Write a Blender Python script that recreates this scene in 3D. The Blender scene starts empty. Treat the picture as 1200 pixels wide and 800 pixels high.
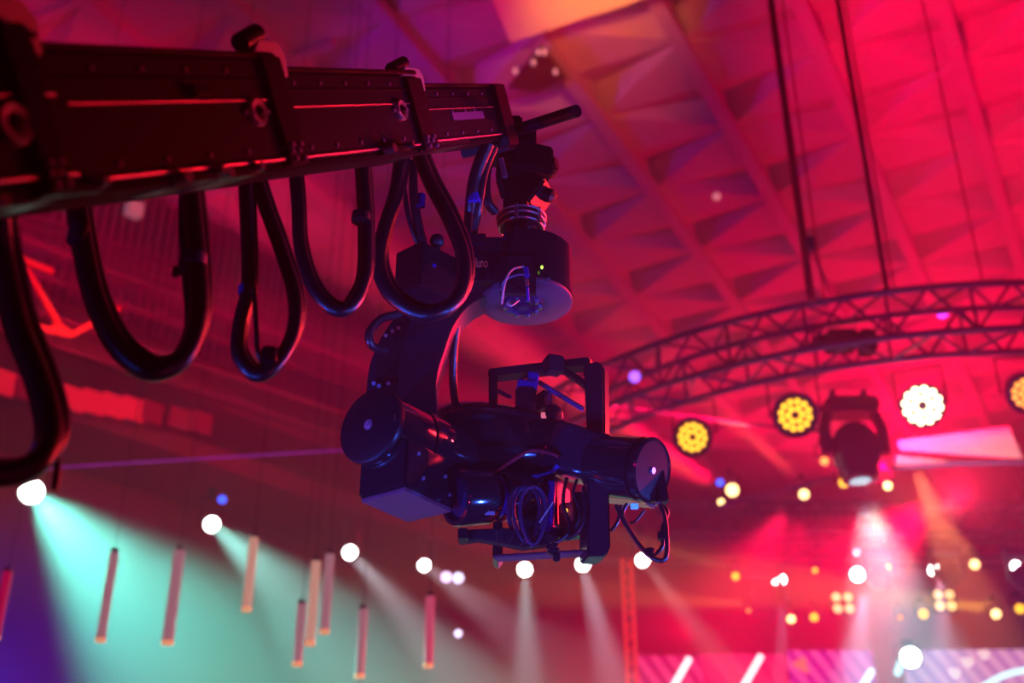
import bpy, bmesh, math, random
from mathutils import Vector as V, Matrix
random.seed(7)
S = bpy.context.scene
C = S.collection
R = math.radians
# ------------------------------------------------------------------ camera
F, PITCH, CZ = 1400.0, R(28), 1.6
cp, sp = math.cos(PITCH), math.sin(PITCH)
cam_d = bpy.data.cameras.new('camera'); cam = bpy.data.objects.new('camera', cam_d); C.objects.link(cam)
cam.location = (0, 0, CZ); cam.rotation_euler = (R(90) + PITCH, 0, 0)
cam_d.sensor_width = 36; cam_d.lens = F / 1200 * 36
cam_d.dof.use_dof = True; cam_d.dof.focus_distance = 3.75; cam_d.dof.aperture_fstop = 1.7
S.camera = cam
def ray(px, py):
    x, y = (px - 600) / F, (400 - py) / F
    return V((x, cp - y * sp, sp + y * cp))
def P(px, py, Y):                       # the point of the place at world depth Y seen at a pixel of the photograph
    r = ray(px, py); return V((0, 0, CZ)) + r * (Y / r.y)
def PH(px, py, h):                      # the same at a height h above the lens
    r = ray(px, py); return V((0, 0, CZ)) + r * (h / r.z)
# ------------------------------------------------------------------ world: thin stage haze
def lin(c): return tuple((x / 12.92 if x <= .04045 else ((x + .055) / 1.055) ** 2.4) for x in c)
w = bpy.data.worlds.new('world'); S.world = w; w.use_nodes = True
nt = w.node_tree; nt.nodes.clear()
wo = nt.nodes.new('ShaderNodeOutputWorld'); bg = nt.nodes.new('ShaderNodeBackground'); vs = nt.nodes.new('ShaderNodeVolumeScatter')
bg.inputs[0].default_value = (.02, 0, .02, 1); bg.inputs[1].default_value = .2
vs.inputs['Color'].default_value = (1, 1, 1, 1); vs.inputs['Density'].default_value = .010; vs.inputs['Anisotropy'].default_value = 0.25
nt.links.new(bg.outputs[0], wo.inputs['Surface']); nt.links.new(vs.outputs[0], wo.inputs['Volume'])
S.view_settings.view_transform = 'Standard'; S.view_settings.look = 'None'; S.view_settings.gamma = 1
S.view_settings.use_curve_mapping = False; S.view_settings.exposure = 0.0
S.cycles.volume_bounces = 0; S.cycles.max_bounces = 4; S.cycles.diffuse_bounces = 2; S.cycles.glossy_bounces = 3
S.cycles.use_denoising = True
S.cycles.sample_clamp_indirect = 3
def light(kind, loc, target, col, power, size=.3, angle=40, blend=.5, name=None, parent=None):
    d = bpy.data.lights.new(name or kind.lower() + '_light', kind); o = bpy.data.objects.new(d.name, d); C.objects.link(o)
    loc, target = V(loc), V(target)
    o.location = loc; o.rotation_euler = (target - loc).to_track_quat('-Z', 'Y').to_euler()
    d.color = col; d.energy = power
    if kind == 'SPOT': d.spot_size = R(angle); d.spot_blend = blend; d.shadow_soft_size = size
    elif kind == 'AREA': d.size = size; d.spread = R(angle)
    else: d.shadow_soft_size = size
    if parent:
        bpy.context.view_layer.update()
        o.parent = parent; o.matrix_parent_inverse = parent.matrix_basis.inverted()
    return o
RED = (1, .0, .055); PURP = (.40, .0, .45); BLUE = (.03, .10, 1); TEAL = (.12, .80, .62); WHT = (.62, .95, 1); ORG = (1, .30, .08); MAG = (1, .0, .2)
# wash lights of the hall, then unseen lamps added for glints on the crane
light('SPOT', (26, 17, 14), (6, 27, 21.6), RED, 9000, .5, 100, .9, 'red_wash')
light('SPOT', (24, 30, 9), (12, 31, 21), RED, 5000, .5, 120, .9, 'red_wash')
light('SPOT', (-18, 14, 13), (-4, 24, 21), PURP, 1500, .5, 90, .9, 'purple_wash')
light('SPOT', (-8, 19, 16), (9, 28, 21.6), (.25, 0, .6), 2600, .5, 80, .9, 'purple_wash')
light('SPOT', (-6, 14, 14), (-8, 20, 21), MAG, 70, .5, 110, .9, 'magenta_wash')
light('SPOT', (8, 26, 5), (-4, 33, 14), RED, 1600, .5, 110, .9, 'red_wash')
light('SPOT', (-3.0, 0.5, 1.2), (0, 3.6, 3.4), BLUE, 60, .12, 34, .6, 'blue_side_helper')
light('SPOT', (7, 9.5, 6.5), (0, 3.4, 3.6), (1, .02, .03), 2500, .25, 22, .5, 'red_back_light')
light('AREA', (-3.2, 2.0, 1.0), (0, 3.4, 3.1), BLUE, 8, .12, 30, name='blue_glint_helper')  # small unseen lamps added to put blue and red streaks on gloss
light('AREA', (-1.6, 1.2, .4), (.1, 3.5, 3.0), BLUE, 7, .10, 34, name='blue_glint_helper')
light('AREA', (-4.5, 4.6, 1.2), (-.2, 3.5, 3.1), (1, .02, .03), 5, .10, 36, name='red_glint_helper')
light('AREA', (3.5, 1.5, .8), (.2, 3.4, 3.1), (.04, .12, 1), 13, .14, 30, name='blue_glint_helper')
light('AREA', (1.6, .6, .5), (0, 3.4, 3.0), (1, .04, .25), 2.0, .12, 60, name='red_glint_helper')
light('AREA', (3.8, 5.4, 3.4), (.1, 3.5, 3.2), (1, .02, .03), 20, .16, 34, name='red_side_helper')
light('AREA', (4.4, 4.2, 2.2), (-.3, 3.5, 2.9), (.02, .14, 1), 16, .16, 32, name='blue_side_helper')
light('AREA', (3.6, 4.8, 5.0), (-.3, 3.5, 2.9), (1, .02, .04), 8, .13, 30, name='red_side_helper')
light('SPOT', (3.2, -1.5, 1.6), (-.6, 2.8, 3.8), (.8, .0, .25), 22, .3, 50, .7, 'pink_front_helper')  # added lamp so the rails catch a pink highlight
light('SPOT', (4.5, 9.5, 2.2), (5, 14, 8.4), (.25, .0, .8), 500, .2, 90, .8, 'violet_truss_light')
# ------------------------------------------------------------------ materials
MATS = {}
def mat(name, col, rough=.5, metal=0, emit=None, es=0, noise=0, nscale=8, bump=0, coat=0, spec=.5):
    if name in MATS: return MATS[name]
    m = bpy.data.materials.new(name); m.use_nodes = True; n = m.node_tree.nodes; L = m.node_tree.links
    b = n['Principled BSDF']; b.inputs['Base Color'].default_value = (*col, 1)
    b.inputs['Roughness'].default_value = rough; b.inputs['Metallic'].default_value = metal
    b.inputs['Coat Weight'].default_value = coat; b.inputs['Specular IOR Level'].default_value = spec
    if noise or bump:
        tc = n.new('ShaderNodeTexCoord'); nz = n.new('ShaderNodeTexNoise'); nz.inputs['Scale'].default_value = nscale; nz.inputs['Detail'].default_value = 4
        L.new(tc.outputs['Object'], nz.inputs['Vector'])
        if noise:
            mx = n.new('ShaderNodeMix'); mx.data_type = 'RGBA'
            mx.inputs[6].default_value = (*[c * (1 - noise) for c in col], 1); mx.inputs[7].default_value = (*[min(1, c * (1 + noise)) for c in col], 1)
            L.new(nz.outputs['Fac'], mx.inputs[0]); L.new(mx.outputs[2], b.inputs['Base Color'])
        if bump:
            bp = n.new('ShaderNodeBump'); bp.inputs['Strength'].default_value = bump; bp.inputs['Distance'].default_value = .01
            L.new(nz.outputs['Fac'], bp.inputs['Height']); L.new(bp.outputs[0], b.inputs['Normal'])
    if emit:
        b.inputs['Emission Color'].default_value = (*emit, 1); b.inputs['Emission Strength'].default_value = es
        m.cycles.emission_sampling = 'NONE'
    MATS[name] = m; return m
BLK = mat('black_anodised', (.005, .004, .007), .36, .1, spec=.3, noise=.3, nscale=30)
SAT = mat('black_satin', (.006, .004, .009), .5, 0, spec=.3, noise=.3, nscale=20, bump=.05)
GLO = mat('black_gloss', (.006, .006, .009), .13, .1, coat=.6)
PLATE = mat('grey_plate', (.12, .035, .06), .45, .2, noise=.2, nscale=25)
ALU = mat('aluminium', (.55, .5, .52), .28, 1, noise=.15, nscale=40)
ALUD = mat('truss_metal', (.22, .2, .24), .45, .7, noise=.2, nscale=12)
TRUS = mat('truss_dark', (.10, .05, .16), .5, .3, noise=.2, nscale=12)
RUB = mat('cable_rubber', (.006, .005, .009), .36, 0, noise=.3, nscale=40, bump=.15)
TAPE = mat('blue_tape', (.02, .03, .35), .4)
BOLT = mat('bolt_steel', (.5, .35, .6), .3, .8)
LOGO = mat('logo_print', (.6, .15, .12), .5, emit=(.5, .03, .03), es=.15)
BLUM = mat('blue_metal', (.015, .02, .30), .3, .5)
REDP = mat('red_label', (.35, .02, .02), .5)
def carbon():
    m = mat('carbon_shell', (.008, .007, .010), .16, .1, coat=.7); n = m.node_tree.nodes; L = m.node_tree.links; b = n['Principled BSDF']
    tc = n.new('ShaderNodeTexCoord'); wv = n.new('ShaderNodeTexWave'); wv.inputs['Scale'].default_value = 45; wv.bands_direction = 'X'
    cr = n.new('ShaderNodeValToRGB'); cr.color_ramp.elements[0].color = (.004, .004, .006, 1); cr.color_ramp.elements[1].color = (.016, .012, .016, 1)
    L.new(tc.outputs['Object'], wv.inputs['Vector']); L.new(wv.outputs['Fac'], cr.inputs[0]); L.new(cr.outputs[0], b.inputs['Base Color'])
    return m
CARB = carbon()
# ------------------------------------------------------------------ mesh helpers
def frame(d, up=V((0, 0, 1))):
    d = d.normalized()
    if abs(d.dot(up)) > .97: up = V((0, 1, 0)) if abs(d.y) < .9 else V((1, 0, 0))
    s = d.cross(up).normalized(); return d, s, s.cross(d).normalized()
class MB:
    def __init__(s): s.v = []; s.f = []
    def add(s, vs, fs):
        k = len(s.v); s.v += [V(a) for a in vs]; s.f += [tuple(i + k for i in f) for f in fs]; return s
    def rings(s, rs, cap=True, closed=False):
        n = len(rs[0]); vs = [p for r in rs for p in r]; fs = []
        m = len(rs)
        for i in range(m if closed else m - 1):
            a, b = i * n, ((i + 1) % m) * n
            for j in range(n): fs.append((a + j, a + (j + 1) % n, b + (j + 1) % n, b + j))
        if cap and not closed: fs.append(tuple(range(n))[::-1]); fs.append(tuple((m - 1) * n + j for j in range(n)))
        return s.add(vs, fs)
    def tube(s, pts, r, n=8, cap=True, closed=False):
        rs = []; m = len(pts); up = V((0, 0, 1)); prev = None
        for i, p in enumerate(pts):
            if closed: t = pts[(i + 1) % m] - pts[i - 1]
            else: t = pts[min(i + 1, m - 1)] - pts[max(i - 1, 0)]
            t = t.normalized()
            if prev is None: _, a, b = frame(t)
            else:
                a = (prev - t * prev.dot(t)).normalized(); b = a.cross(t)
            prev = a; rr = r[i] if isinstance(r, (list, tuple)) else r
            rs.append([p + a * math.cos(2 * math.pi * k / n) * rr + b * math.sin(2 * math.pi * k / n) * rr for k in range(n)])
        return s.rings(rs, cap, closed)
    def cyl(s, a, b, r, r2=None, n=24):
        return s.tube([V(a), V(b)], [r, r if r2 is None else r2], n)
    def lathe(s, o, axis, prof, n=32):          # prof: (distance along axis, radius)
        d, a, b = frame(V(axis))
        return s.rings([[o + d * t + (a * math.cos(2 * math.pi * k / n) + b * math.sin(2 * math.pi * k / n)) * max(r, 1e-4) for k in range(n)] for t, r in prof])
    def box(s, c, sx, sy, sz, X=V((1, 0, 0)), Y=V((0, 1, 0)), Z=V((0, 0, 1))):
        c = V(c); vs = [c + X * (sx / 2 * i) + Y * (sy / 2 * j) + Z * (sz / 2 * k) for i in (-1, 1) for j in (-1, 1) for k in (-1, 1)]
        return s.add(vs, [(0, 1, 3, 2), (4, 6, 7, 5), (0, 4, 5, 1), (2, 3, 7, 6), (0, 2, 6, 4), (1, 5, 7, 3)])
    def bar(s, a, b, w, h, up=V((0, 0, 1))):
        a, b = V(a), V(b); d, sd, u = frame(b - a, up)
        return s.box((a + b) / 2, (b - a).length, w, h, d, sd, u)
    def prism(s, pts, off):                     # polygon pts (3d) swept by vector off
        n = len(pts); vs = list(pts) + [p + off for p in pts]
        return s.add(vs, [tuple(range(n)), tuple(range(n, 2 * n))[::-1]] + [(i, i + n, (i + 1) % n + n, (i + 1) % n) for i in range(n)])
    def sphere(s, c, r, n=16, m=10, sc=(1, 1, 1)):
        rs = []
        for i in range(m + 1):
            t = math.pi * i / m
            rs.append([V(c) + V((sc[0] * r * max(math.sin(t), 1e-3) * math.cos(2 * math.pi * k / n), sc[1] * r * max(math.sin(t), 1e-3) * math.sin(2 * math.pi * k / n), sc[2] * r * math.cos(t))) for k in range(n)])
        return s.rings(rs)
    def build(s, name, m, parent=None, bevel=0, seg=2, smooth=40, label=None):
        me = bpy.data.meshes.new(name)
        o0 = parent_loc(parent) if parent else V((0, 0, 0))
        me.from_pydata([p - o0 for p in s.v], [], s.f)
        bm = bmesh.new(); bm.from_mesh(me); bmesh.ops.recalc_face_normals(bm, faces=bm.faces)
        if bevel:
            es = [e for e in bm.edges if len(e.link_faces) == 2 and e.calc_face_angle(0) > R(35)]
            if es: bmesh.ops.bevel(bm, geom=es, offset=bevel, segments=seg, affect='EDGES', clamp_overlap=True)
        for e in bm.edges:
            if len(e.link_faces) == 2 and e.calc_face_angle(0) > R(smooth): e.smooth = False
        for f in bm.faces: f.smooth = True
        bm.to_mesh(me); bm.free()
        me.materials.append(m)
        o = bpy.data.objects.new(name, me); C.objects.link(o)
        if parent: o.parent = parent
        if label: o['label'] = label
        return o
def parent_loc(p):
    l = V((0, 0, 0))
    while p: l = l + p.location; p = p.parent
    return l
def thing(name, loc, label, cat, group=None):
    o = bpy.data.objects.new(name, None); C.objects.link(o); o.location = loc; o.empty_display_size = .1
    o['label'] = label; o['category'] = cat
    if group: o['group'] = group
    return o
def tag(o, label=None, cat=None, group=None, kind=None):
    if label: o['label'] = label
    if cat: o['category'] = cat
    if group: o['group'] = group
    if kind: o['kind'] = kind
    return o
def spline(pts, k=6):
    out = []
    for i in range(len(pts) - 1):
        p0, p1, p2, p3 = pts[max(i - 1, 0)], pts[i], pts[i + 1], pts[min(i + 2, len(pts) - 1)]
        for j in range(k):
            t = j / k
            out.append(.5 * ((2 * p1) + (p2 - p0) * t + (2 * p0 - 5 * p1 + 4 * p2 - p3) * t * t + (3 * p1 - p0 - 3 * p2 + p3) * t ** 3))
    return out + [pts[-1]]
UNIT = MB().cyl((0, 0, 0), (0, 0, 1), 1, n=6)
_um = {}
def strut(name, a, b, r, m, parent):            # a round bar sharing one unit mesh
    if m.name not in _um:
        o = UNIT.build(name, m); _um[m.name] = o.data
    else: o = bpy.data.objects.new(name, _um[m.name]); C.objects.link(o)
    pl = parent_loc(parent); o.parent = parent
    o.location = a - pl; o.rotation_euler = (b - a).to_track_quat('Z', 'Y').to_euler(); o.scale = (r, r, (b - a).length)
    return o
# ------------------------------------------------------------------ the hall
CEIL = 20.0                                     # height of the ceiling above the lens
zc = CZ + CEIL
conc = mat('hall_wall', (.085, .03, .055), .85, noise=.3, nscale=.6)
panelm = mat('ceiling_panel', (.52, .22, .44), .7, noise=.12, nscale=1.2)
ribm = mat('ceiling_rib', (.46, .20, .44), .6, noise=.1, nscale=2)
cm = mat('ceiling_back', (.04, .03, .04), .9, noise=.2, nscale=1)
ceil = MB().box((8, 20, zc + 1.8), 90, 90, .3).build('ceiling', cm); tag(ceil, kind='structure')
fl = MB().box((8, 20, -.15), 90, 90, .3).build('floor', mat('floor_concrete', (.012, .010, .012), .7, noise=.3, nscale=.5)); tag(fl, kind='structure')
la, lb = V((.087, .164, 0)) * CEIL, V((.1745, .019, 0)) * CEIL
lo = V((.118, 1.251, 0)) * CEIL + V((0, 0, zc))
def tri_mesh(V_, E0, E1):
    def q(t, inn, z): p = E0.lerp(E1, t); p = p.lerp(V_, inn); return p + V((0, 0, z))
    p1, p2 = q(.50, .02, .0), q(.84, .05, .62)
    e0, e1, v = E0.copy(), E1.copy(), V_.copy()
    mb = MB().add([e0, e1, v, p1, p2], [(0, 3, 2), (3, 4, 2), (4, 1, 2), (0, 1, 4, 3)])
    me = bpy.data.meshes.new('ceiling_panel'); me.from_pydata(mb.v, [], mb.f); me.materials.append(panelm); return me
z0 = V((0, 0, 0))
mA = tri_mesh(lb, z0, la)                       # edge on this rib, apex on the next
mB = tri_mesh(z0 - lb + la, z0, la)             # apex on the previous rib
cands = []
for i in range(-10, 14):
    for j in range(-8, 14):
        o = lo + la * i + lb * j
        for me, c in ((mA, (la + lb) / 3), (mB, (la + la - lb) / 3)):
            p = o + c
            dx, dy, dz = p.x, p.y, p.z - CZ
            zc_ = dy * cp + dz * sp
            if zc_ < 5: continue
            px, py = 600 + dx / zc_ * F, 400 - (dz * cp - dy * sp) / zc_ * F
            if -330 < px < 1420 and -250 < py < 520: cands.append((zc_, me, o, px, py))
cands.sort(key=lambda a: a[0])
spotpan = None
for d_, me, o, px, py in cands[:300]:
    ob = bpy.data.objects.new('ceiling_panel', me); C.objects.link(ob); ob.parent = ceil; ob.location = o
for j in range(-8, 14):
    a, b = lo + lb * j + la * -10, lo + lb * j + la * 14
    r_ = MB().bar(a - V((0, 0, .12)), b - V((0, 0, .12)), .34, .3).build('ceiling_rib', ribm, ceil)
pd = (lb * 2 - la).normalized()
for i in range(-8, 3):
    o = lo - lb * 1 + la * i
    MB().bar(o - pd * 22 - V((0, 0, .1)), o + (pd * -1.6 if i > -3 else pd * 3) - V((0, 0, .1)), .2, .22).build('ceiling_rib', ribm, ceil)
dp = MB().prism([PH(596, 104, 19.4), PH(634, 56, 19.4), PH(664, 92, 19.4), PH(630, 108, 19.4)], V((0, 0, .1))).build('acoustic_panel', mat('dark_red_panel', (.10, .01, .02), .6, noise=.2))
tag(dp, 'dark red angular ceiling panel with tiny lamps just above the crane tip', 'panel')
# smooth hanging acoustic panel, brightly lit, at the top of the picture
q = [PH(560, -40, 18.6), PH(598, 50, 18.6), PH(800, -16, 18.6), PH(830, -120, 18.6), PH(600, -160, 18.6)]
MB().prism(q, V((0, 0, .12))).build('acoustic_panel', mat('fabric_panel', (.75, .6, .5), .8, noise=.05), None)
ap = bpy.data.objects['acoustic_panel.001']; tag(ap, 'smooth pale ceiling panel glowing red and orange above the crane tip', 'panel')
light('SPOT', PH(715, -30, 15.5), PH(700, -6, 18.6), (1, .36, .05), 2600, .2, 46, 1, 'panel_uplight')
light('SPOT', PH(560, 120, 13), PH(640, 10, 18.6), (1, .0, .04), 1500, .2, 50, 1, 'panel_uplight')
wl = MB(); wa, wb = V((-24, 14, 0)), V((12, 53, 0))
def wall(name, a, b, h=24, t=.4, m=conc):
    a, b = V(a), V(b); d = (b - a).normalized(); nrm = V((d.y, -d.x, 0))
    return tag(MB().box((a + b) / 2 + V((0, 0, h / 2)), (b - a).length, t, h, d, nrm, V((0, 0, 1))).build(name, m), kind='structure')
wleft = wall('wall_left', wa, wb); wall('wall_back', wb, (50, 53, 0)); wall('wall_right', (50, 53, 0), (50, -20, 0)); wall('wall_rear', (50, -20, 0), (-34, -20, 0)); wall('wall_side', (-34, -20, 0), wa)
# ribbed cladding boards high on the left wall
wd = (wb - wa).normalized(); wn = V((wd.y, -wd.x, 0))
def onwall(px, py, off=.3):
    r = ray(px, py); o = V((0, 0, CZ)); t = ((wa + wn * off - o).dot(wn)) / r.dot(wn); return o + r * t
board = mat('cladding', (.16, .10, .15), .7, noise=.2, nscale=2)
bp0 = onwall(70, 210); bp1 = onwall(560, 400)
L0 = (bp0 - wa).dot(wd); L1 = (bp1 - wa).dot(wd)
me = None
n = int((L1 - L0) / .28)
for i in range(n):
    c = wa + wn * .3 + wd * (L0 + i * .28) + V((0, 0, 19.2))
    if me is None:
        o = MB().box((0, 0, 0), .14, .14, 4.2, wd, wn).build('cladding_board', board, None); me = o.data; o.parent = wleft
    else: o = bpy.data.objects.new('cladding_board', me); C.objects.link(o); o.parent = wleft
    o.location = c
# gallery along the left wall: slab, red lit fascia panels
gal = thing('gallery', onwall(60, 470, 2), 'dark gallery with a row of red lit fascia panels high on the hall wall', 'gallery')
a, b = onwall(-60, 455, 2.2), onwall(600, 690, 2.2); zg = onwall(60, 500, 2.2).z
a.z = b.z = zg
MB().bar(a, b, 2.6, .5).build('floor_slab', conc, gal)
zr = onwall(60, 425, 2.2).z
a2, b2 = a.copy(), b.copy(); a2.z = b2.z = zr
MB().bar(a2, b2, 2.6, .5).build('canopy', conc, gal)
fasciam = mat('red_lit_fascia', (.2, .01, .02), .5, emit=(1, .01, .04), es=.5)  # red light on the fascia panels, given as their own emission
fasciam2 = mat('dim_red_fascia', (.1, .01, .02), .5, emit=(.6, .0, .05), es=.12)
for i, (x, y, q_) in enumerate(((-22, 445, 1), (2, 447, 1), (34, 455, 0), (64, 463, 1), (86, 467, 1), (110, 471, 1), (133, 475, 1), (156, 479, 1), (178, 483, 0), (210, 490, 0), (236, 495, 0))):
    MB().box(onwall(x, y, 5.2), .52, .06, .5, wd, wn).build('fascia_panel', fasciam if q_ else fasciam2, gal)
# ------------------------------------------------------------------ trusses
def truss(t, ctrs, ups, sides, hw, hh, rc, rb, bays_every=1, faces=4, chord_m=ALUD, brace_m=ALUD):
    cs = [[c + s * hw * a + u * hh * b for c, u, s in zip(ctrs, ups, sides)] for a, b in ((-1, 1), (1, 1), (1, -1), (-1, -1))]
    for c in cs: MB().tube(c, rc, 8).build('chord', chord_m, t)
    n = len(ctrs)
    for f in range(faces):
        A, B = cs[f], cs[(f + 1) % 4]
        for i in range(0, n - bays_every, bays_every):
            k = (i // bays_every) % 2
            strut('brace', (A if k else B)[i], (B if k else A)[i + bays_every], rb, brace_m, t)
            if f % 2 == 1 and not k: strut('brace', A[i], B[i], rb, brace_m, t)
def circle3(a, b, c):
    ax, ay, bx, by, cx, cy = a.x, a.y, b.x, b.y, c.x, c.y
    d = 2 * (ax * (by - cy) + bx * (cy - ay) + cx * (ay - by))
    ux = ((ax * ax + ay * ay) * (by - cy) + (bx * bx + by * by) * (cy - ay) + (cx * cx + cy * cy) * (ay - by)) / d
    uy = ((ax * ax + ay * ay) * (cx - bx) + (bx * bx + by * by) * (ax - cx) + (cx * cx + cy * cy) * (bx - ax)) / d
    return V((ux, uy, a.z)), math.hypot(ax - ux, ay - uy)
HT = 6.9
cc, rad = circle3(PH(702, 430, HT), PH(900, 366, HT), PH(1200, 331, HT))
print('RING', cc, rad)
ring = thing('circular_truss', cc, 'large curved lattice lighting truss, purple tubes, hanging over the stage', 'truss')
a0 = math.atan2(PH(640, 455, HT).y - cc.y, PH(640, 455, HT).x - cc.x)
a1 = math.atan2(PH(1330, 331, HT).y - cc.y, PH(1330, 331, HT).x - cc.x)
if a1 < a0: a1 += 2 * math.pi
ctrs, ups, sds = [], [], []
N = 48
HB = .29
for i in range(N + 1):
    t = a0 + (a1 - a0) * i / N; u = V((math.cos(t), math.sin(t), 0))
    ctrs.append(cc + u * (rad - HB) - V((0, 0, HB))); ups.append(V((0, 0, 1))); sds.append(u)
truss(ring, ctrs, ups, sds, HB, HB, .042, .019, 3, chord_m=TRUS, brace_m=TRUS)
# straight trusses along the gallery, left
tm = mat('truss_painted', (.12, .04, .10), .5, .3, noise=.2, nscale=5)
def straight(name, a, b, hw, hh, rc, rb, n, label, cm_=ALUD, faces=4):
    t = thing(name, a, label, 'truss'); d, s, u = frame(b - a)
    cs = [a.lerp(b, i / n) for i in range(n + 1)]
    truss(t, cs, [u] * (n + 1), [s] * (n + 1), hw, hh, rc, rb, 1, faces, cm_, cm_); return t
straight('lattice_truss', onwall(-80, 300, 5), onwall(560, 520, 5), .6, .75, .07, .045, 14, 'long lattice truss along the dark gallery, its near end lit red', tm, 1)
straight('lattice_truss', onwall(-60, 240, 2), onwall(640, 470, 2), .25, .3, .05, .03, 22, 'thin lattice truss high under the ribbed wall cladding', tm, 1)
straight('lattice_truss', P(770, 610, 24), P(1330, 612, 24), .3, .3, .05, .03, 26, 'horizontal truss across the stage above the white spotlights', tm, 2)
straight('lattice_truss', P(700, 640, 27), P(1330, 645, 27), .3, .3, .05, .03, 26, 'farther horizontal truss behind the row of white spotlights', tm, 2)
for pts, lab in (([P(846, 592, 17), P(905, 578, 17), P(975, 558, 17)], 'thin dark pipe sloping down to the warm lamp pair'), ([P(1044, 549, 15), P(1120, 543, 15), P(1260, 541, 15)], 'thin dark pipe under the pale cloth banner'), ([P(690, 470, 17), P(840, 492, 17), P(960, 505, 17)], 'thin pipe behind the yellow LED par light')):
    tag(MB().tube(spline(pts), .035, 8).build('rigging_pipe', TRUS), lab, 'pipe')
lt = thing('lit_braces', onwall(70, 350, 9), 'red lit angled braces of the truss beside the first cable loops', 'bracket')
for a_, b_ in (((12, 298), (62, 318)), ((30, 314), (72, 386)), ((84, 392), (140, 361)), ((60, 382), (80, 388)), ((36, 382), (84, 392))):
    MB().bar(onwall(*a_, 9), onwall(*b_, 9), .09, .09).build('strut', mat('red_lit_brace', (.75, .1, .15), .5, .1), lt, .01)  # lit truss braces; the red light is put into their colour
light('SPOT', onwall(150, 420, 11.5), onwall(70, 350, 9), (1, .01, .03), 900, .1, 50, .5, 'truss_uplight')
# vertical lit tower truss
tt = thing('tower_truss', P(745, 860, 22), 'slender upright tower truss lit orange red behind the camera cage', 'truss')
towm = mat('tower_truss_glow', (.5, .12, .06), .5, .3, emit=(1, .05, .03), es=.45)  # emission stands in for red stage light falling on the truss
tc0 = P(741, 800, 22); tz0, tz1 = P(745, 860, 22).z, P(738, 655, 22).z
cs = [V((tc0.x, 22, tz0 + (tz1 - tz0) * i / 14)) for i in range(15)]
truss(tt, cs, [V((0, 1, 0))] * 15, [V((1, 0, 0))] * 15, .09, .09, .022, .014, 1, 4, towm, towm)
# laser beam in the haze, built as a thin glowing tube
cb = MB().tube([P(-40, 553, 14), P(75, 547, 14), P(405, 527, 14), P(640, 512, 14.2)], .014, 6).build('laser_beam', mat('purple_laser_glow', (.4, .1, .5), .4, emit=(.45, .02, .5), es=.4)); tag(cb, 'thin purple laser beam running straight across the dark hall', 'cable')
# rigging lines
for (x, y, d, top, lab) in ((951, 352, 0.05, 0, 'pair'), (966, 350, .012, 0, ''), (1040, 343, .035, 0, ''), (1049, 343, .012, 0, ''), (1152, 332, .010, 0, '')):
    b_ = PH(x, y, HT); o = MB().cyl(b_, V((b_.x, b_.y, zc)), d, n=8).build('rigging_line', mat('rigging', (.75, .03, .06), .6, noise=.3, nscale=3))
    tag(o, {951: 'thick red rigging line hanging nearest the crane tip', 966: 'thin rigging line close beside the thick one nearest the crane', 1040: 'thick rigging line above the big moving head', 1049: 'thin rigging line beside the thick one above the big moving head', 1152: 'thin rigging line farthest from the crane, above the curved truss'}[x], 'rigging line', 'rigging lines holding the curved truss')
hb = P(962, 295, 13.0)
h = thing('chain_hoist', PH(958, 345, HT), 'small hoist with a split bridle hanging on the curved truss', 'hoist')
hz = PH(958, 345, HT); MB().cyl(hz + V((-.02, 0, .62)), hz + V((-.12, 0, 0)), .012, n=6).build('bridle_leg', TRUS, h); MB().cyl(hz + V((.02, 0, .62)), hz + V((.14, 0, 0)), .012, n=6).build('bridle_leg', TRUS, h); MB().box(hz + V((0, 0, .68)), .08, .1, .18).build('hook_block', TRUS, h, .01)
h2 = thing('hoist_motor', PH(985, 400, HT - .4), 'dark boxy hoist motor inside the curved truss above the moving head', 'hoist')
c = PH(985, 400, HT - .35); MB().box(c, .36, .3, .22).build('body', SAT, h2, .03); MB().cyl(c + V((-.28, 0, 0)), c + V((-.14, 0, 0)), .09, n=16).build('gear_case', SAT, h2); MB().box(c + V((.3, 0, -.02)), .2, .24, .3).build('chain_bag', SAT, h2, .04)
# ------------------------------------------------------------------ lamps
lensW = mat('white_lens', (.9, .9, .9), .3, emit=(.95, 1, .93), es=14)
lensY = mat('yellow_lens', (.9, .6, .1), .3, emit=(1, .50, .02), es=2.4)
lensO = mat('warm_lens', (.9, .8, .3), .3, emit=(1, .68, .25), es=4)
lensR = mat('orange_lens', (.9, .4, .1), .3, emit=(1, .30, .05), es=2.5)
lampbody = mat('lamp_body', (.015, .01, .02), .35, noise=.2, nscale=10)
parbody = mat('par_body', (.05, .01, .06), .4, noise=.2, nscale=10)
def lamp(name, pos, aim, r, lens, label, cat='stage light', group=None, body=lampbody, hang=.5, yoke=True, depth=2.2):
    t = thing(name, pos, label, cat, group); d = (V(aim) - pos).normalized()
    MB().lathe(pos, d, [(-r * depth, r * .35), (-r * depth * .95, r * .8), (-r * .5, r * 1.08), (0, r * 1.12), (0.01, r * .98)], 20).build('housing', body, t)
    MB().lathe(pos, d, [(0.0, r * .96), (r * .12, r * .9), (r * .2, r * .5), (r * .22, .001)], 20).build('lens', lens, t)
    if yoke:
        top = pos + V((0, 0, hang)); sd = V((0, 0, 1)).cross(d)
        sd = sd.normalized() if sd.length > .1 else V((1, 0, 0)); pv = pos - d * r
        MB().tube([pv + sd * r * 1.25, pv + sd * r * 1.25 + V((0, 0, hang * .7)), pv - sd * r * 1.25 + V((0, 0, hang * .7)), pv - sd * r * 1.25], .02, 6).build('yoke', body, t)
        MB().box(pv + V((0, 0, hang * .85)), r * 1.1, r * .8, hang * .3).build('base', body, t, .01)
    return t
HS = 6.5
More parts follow.
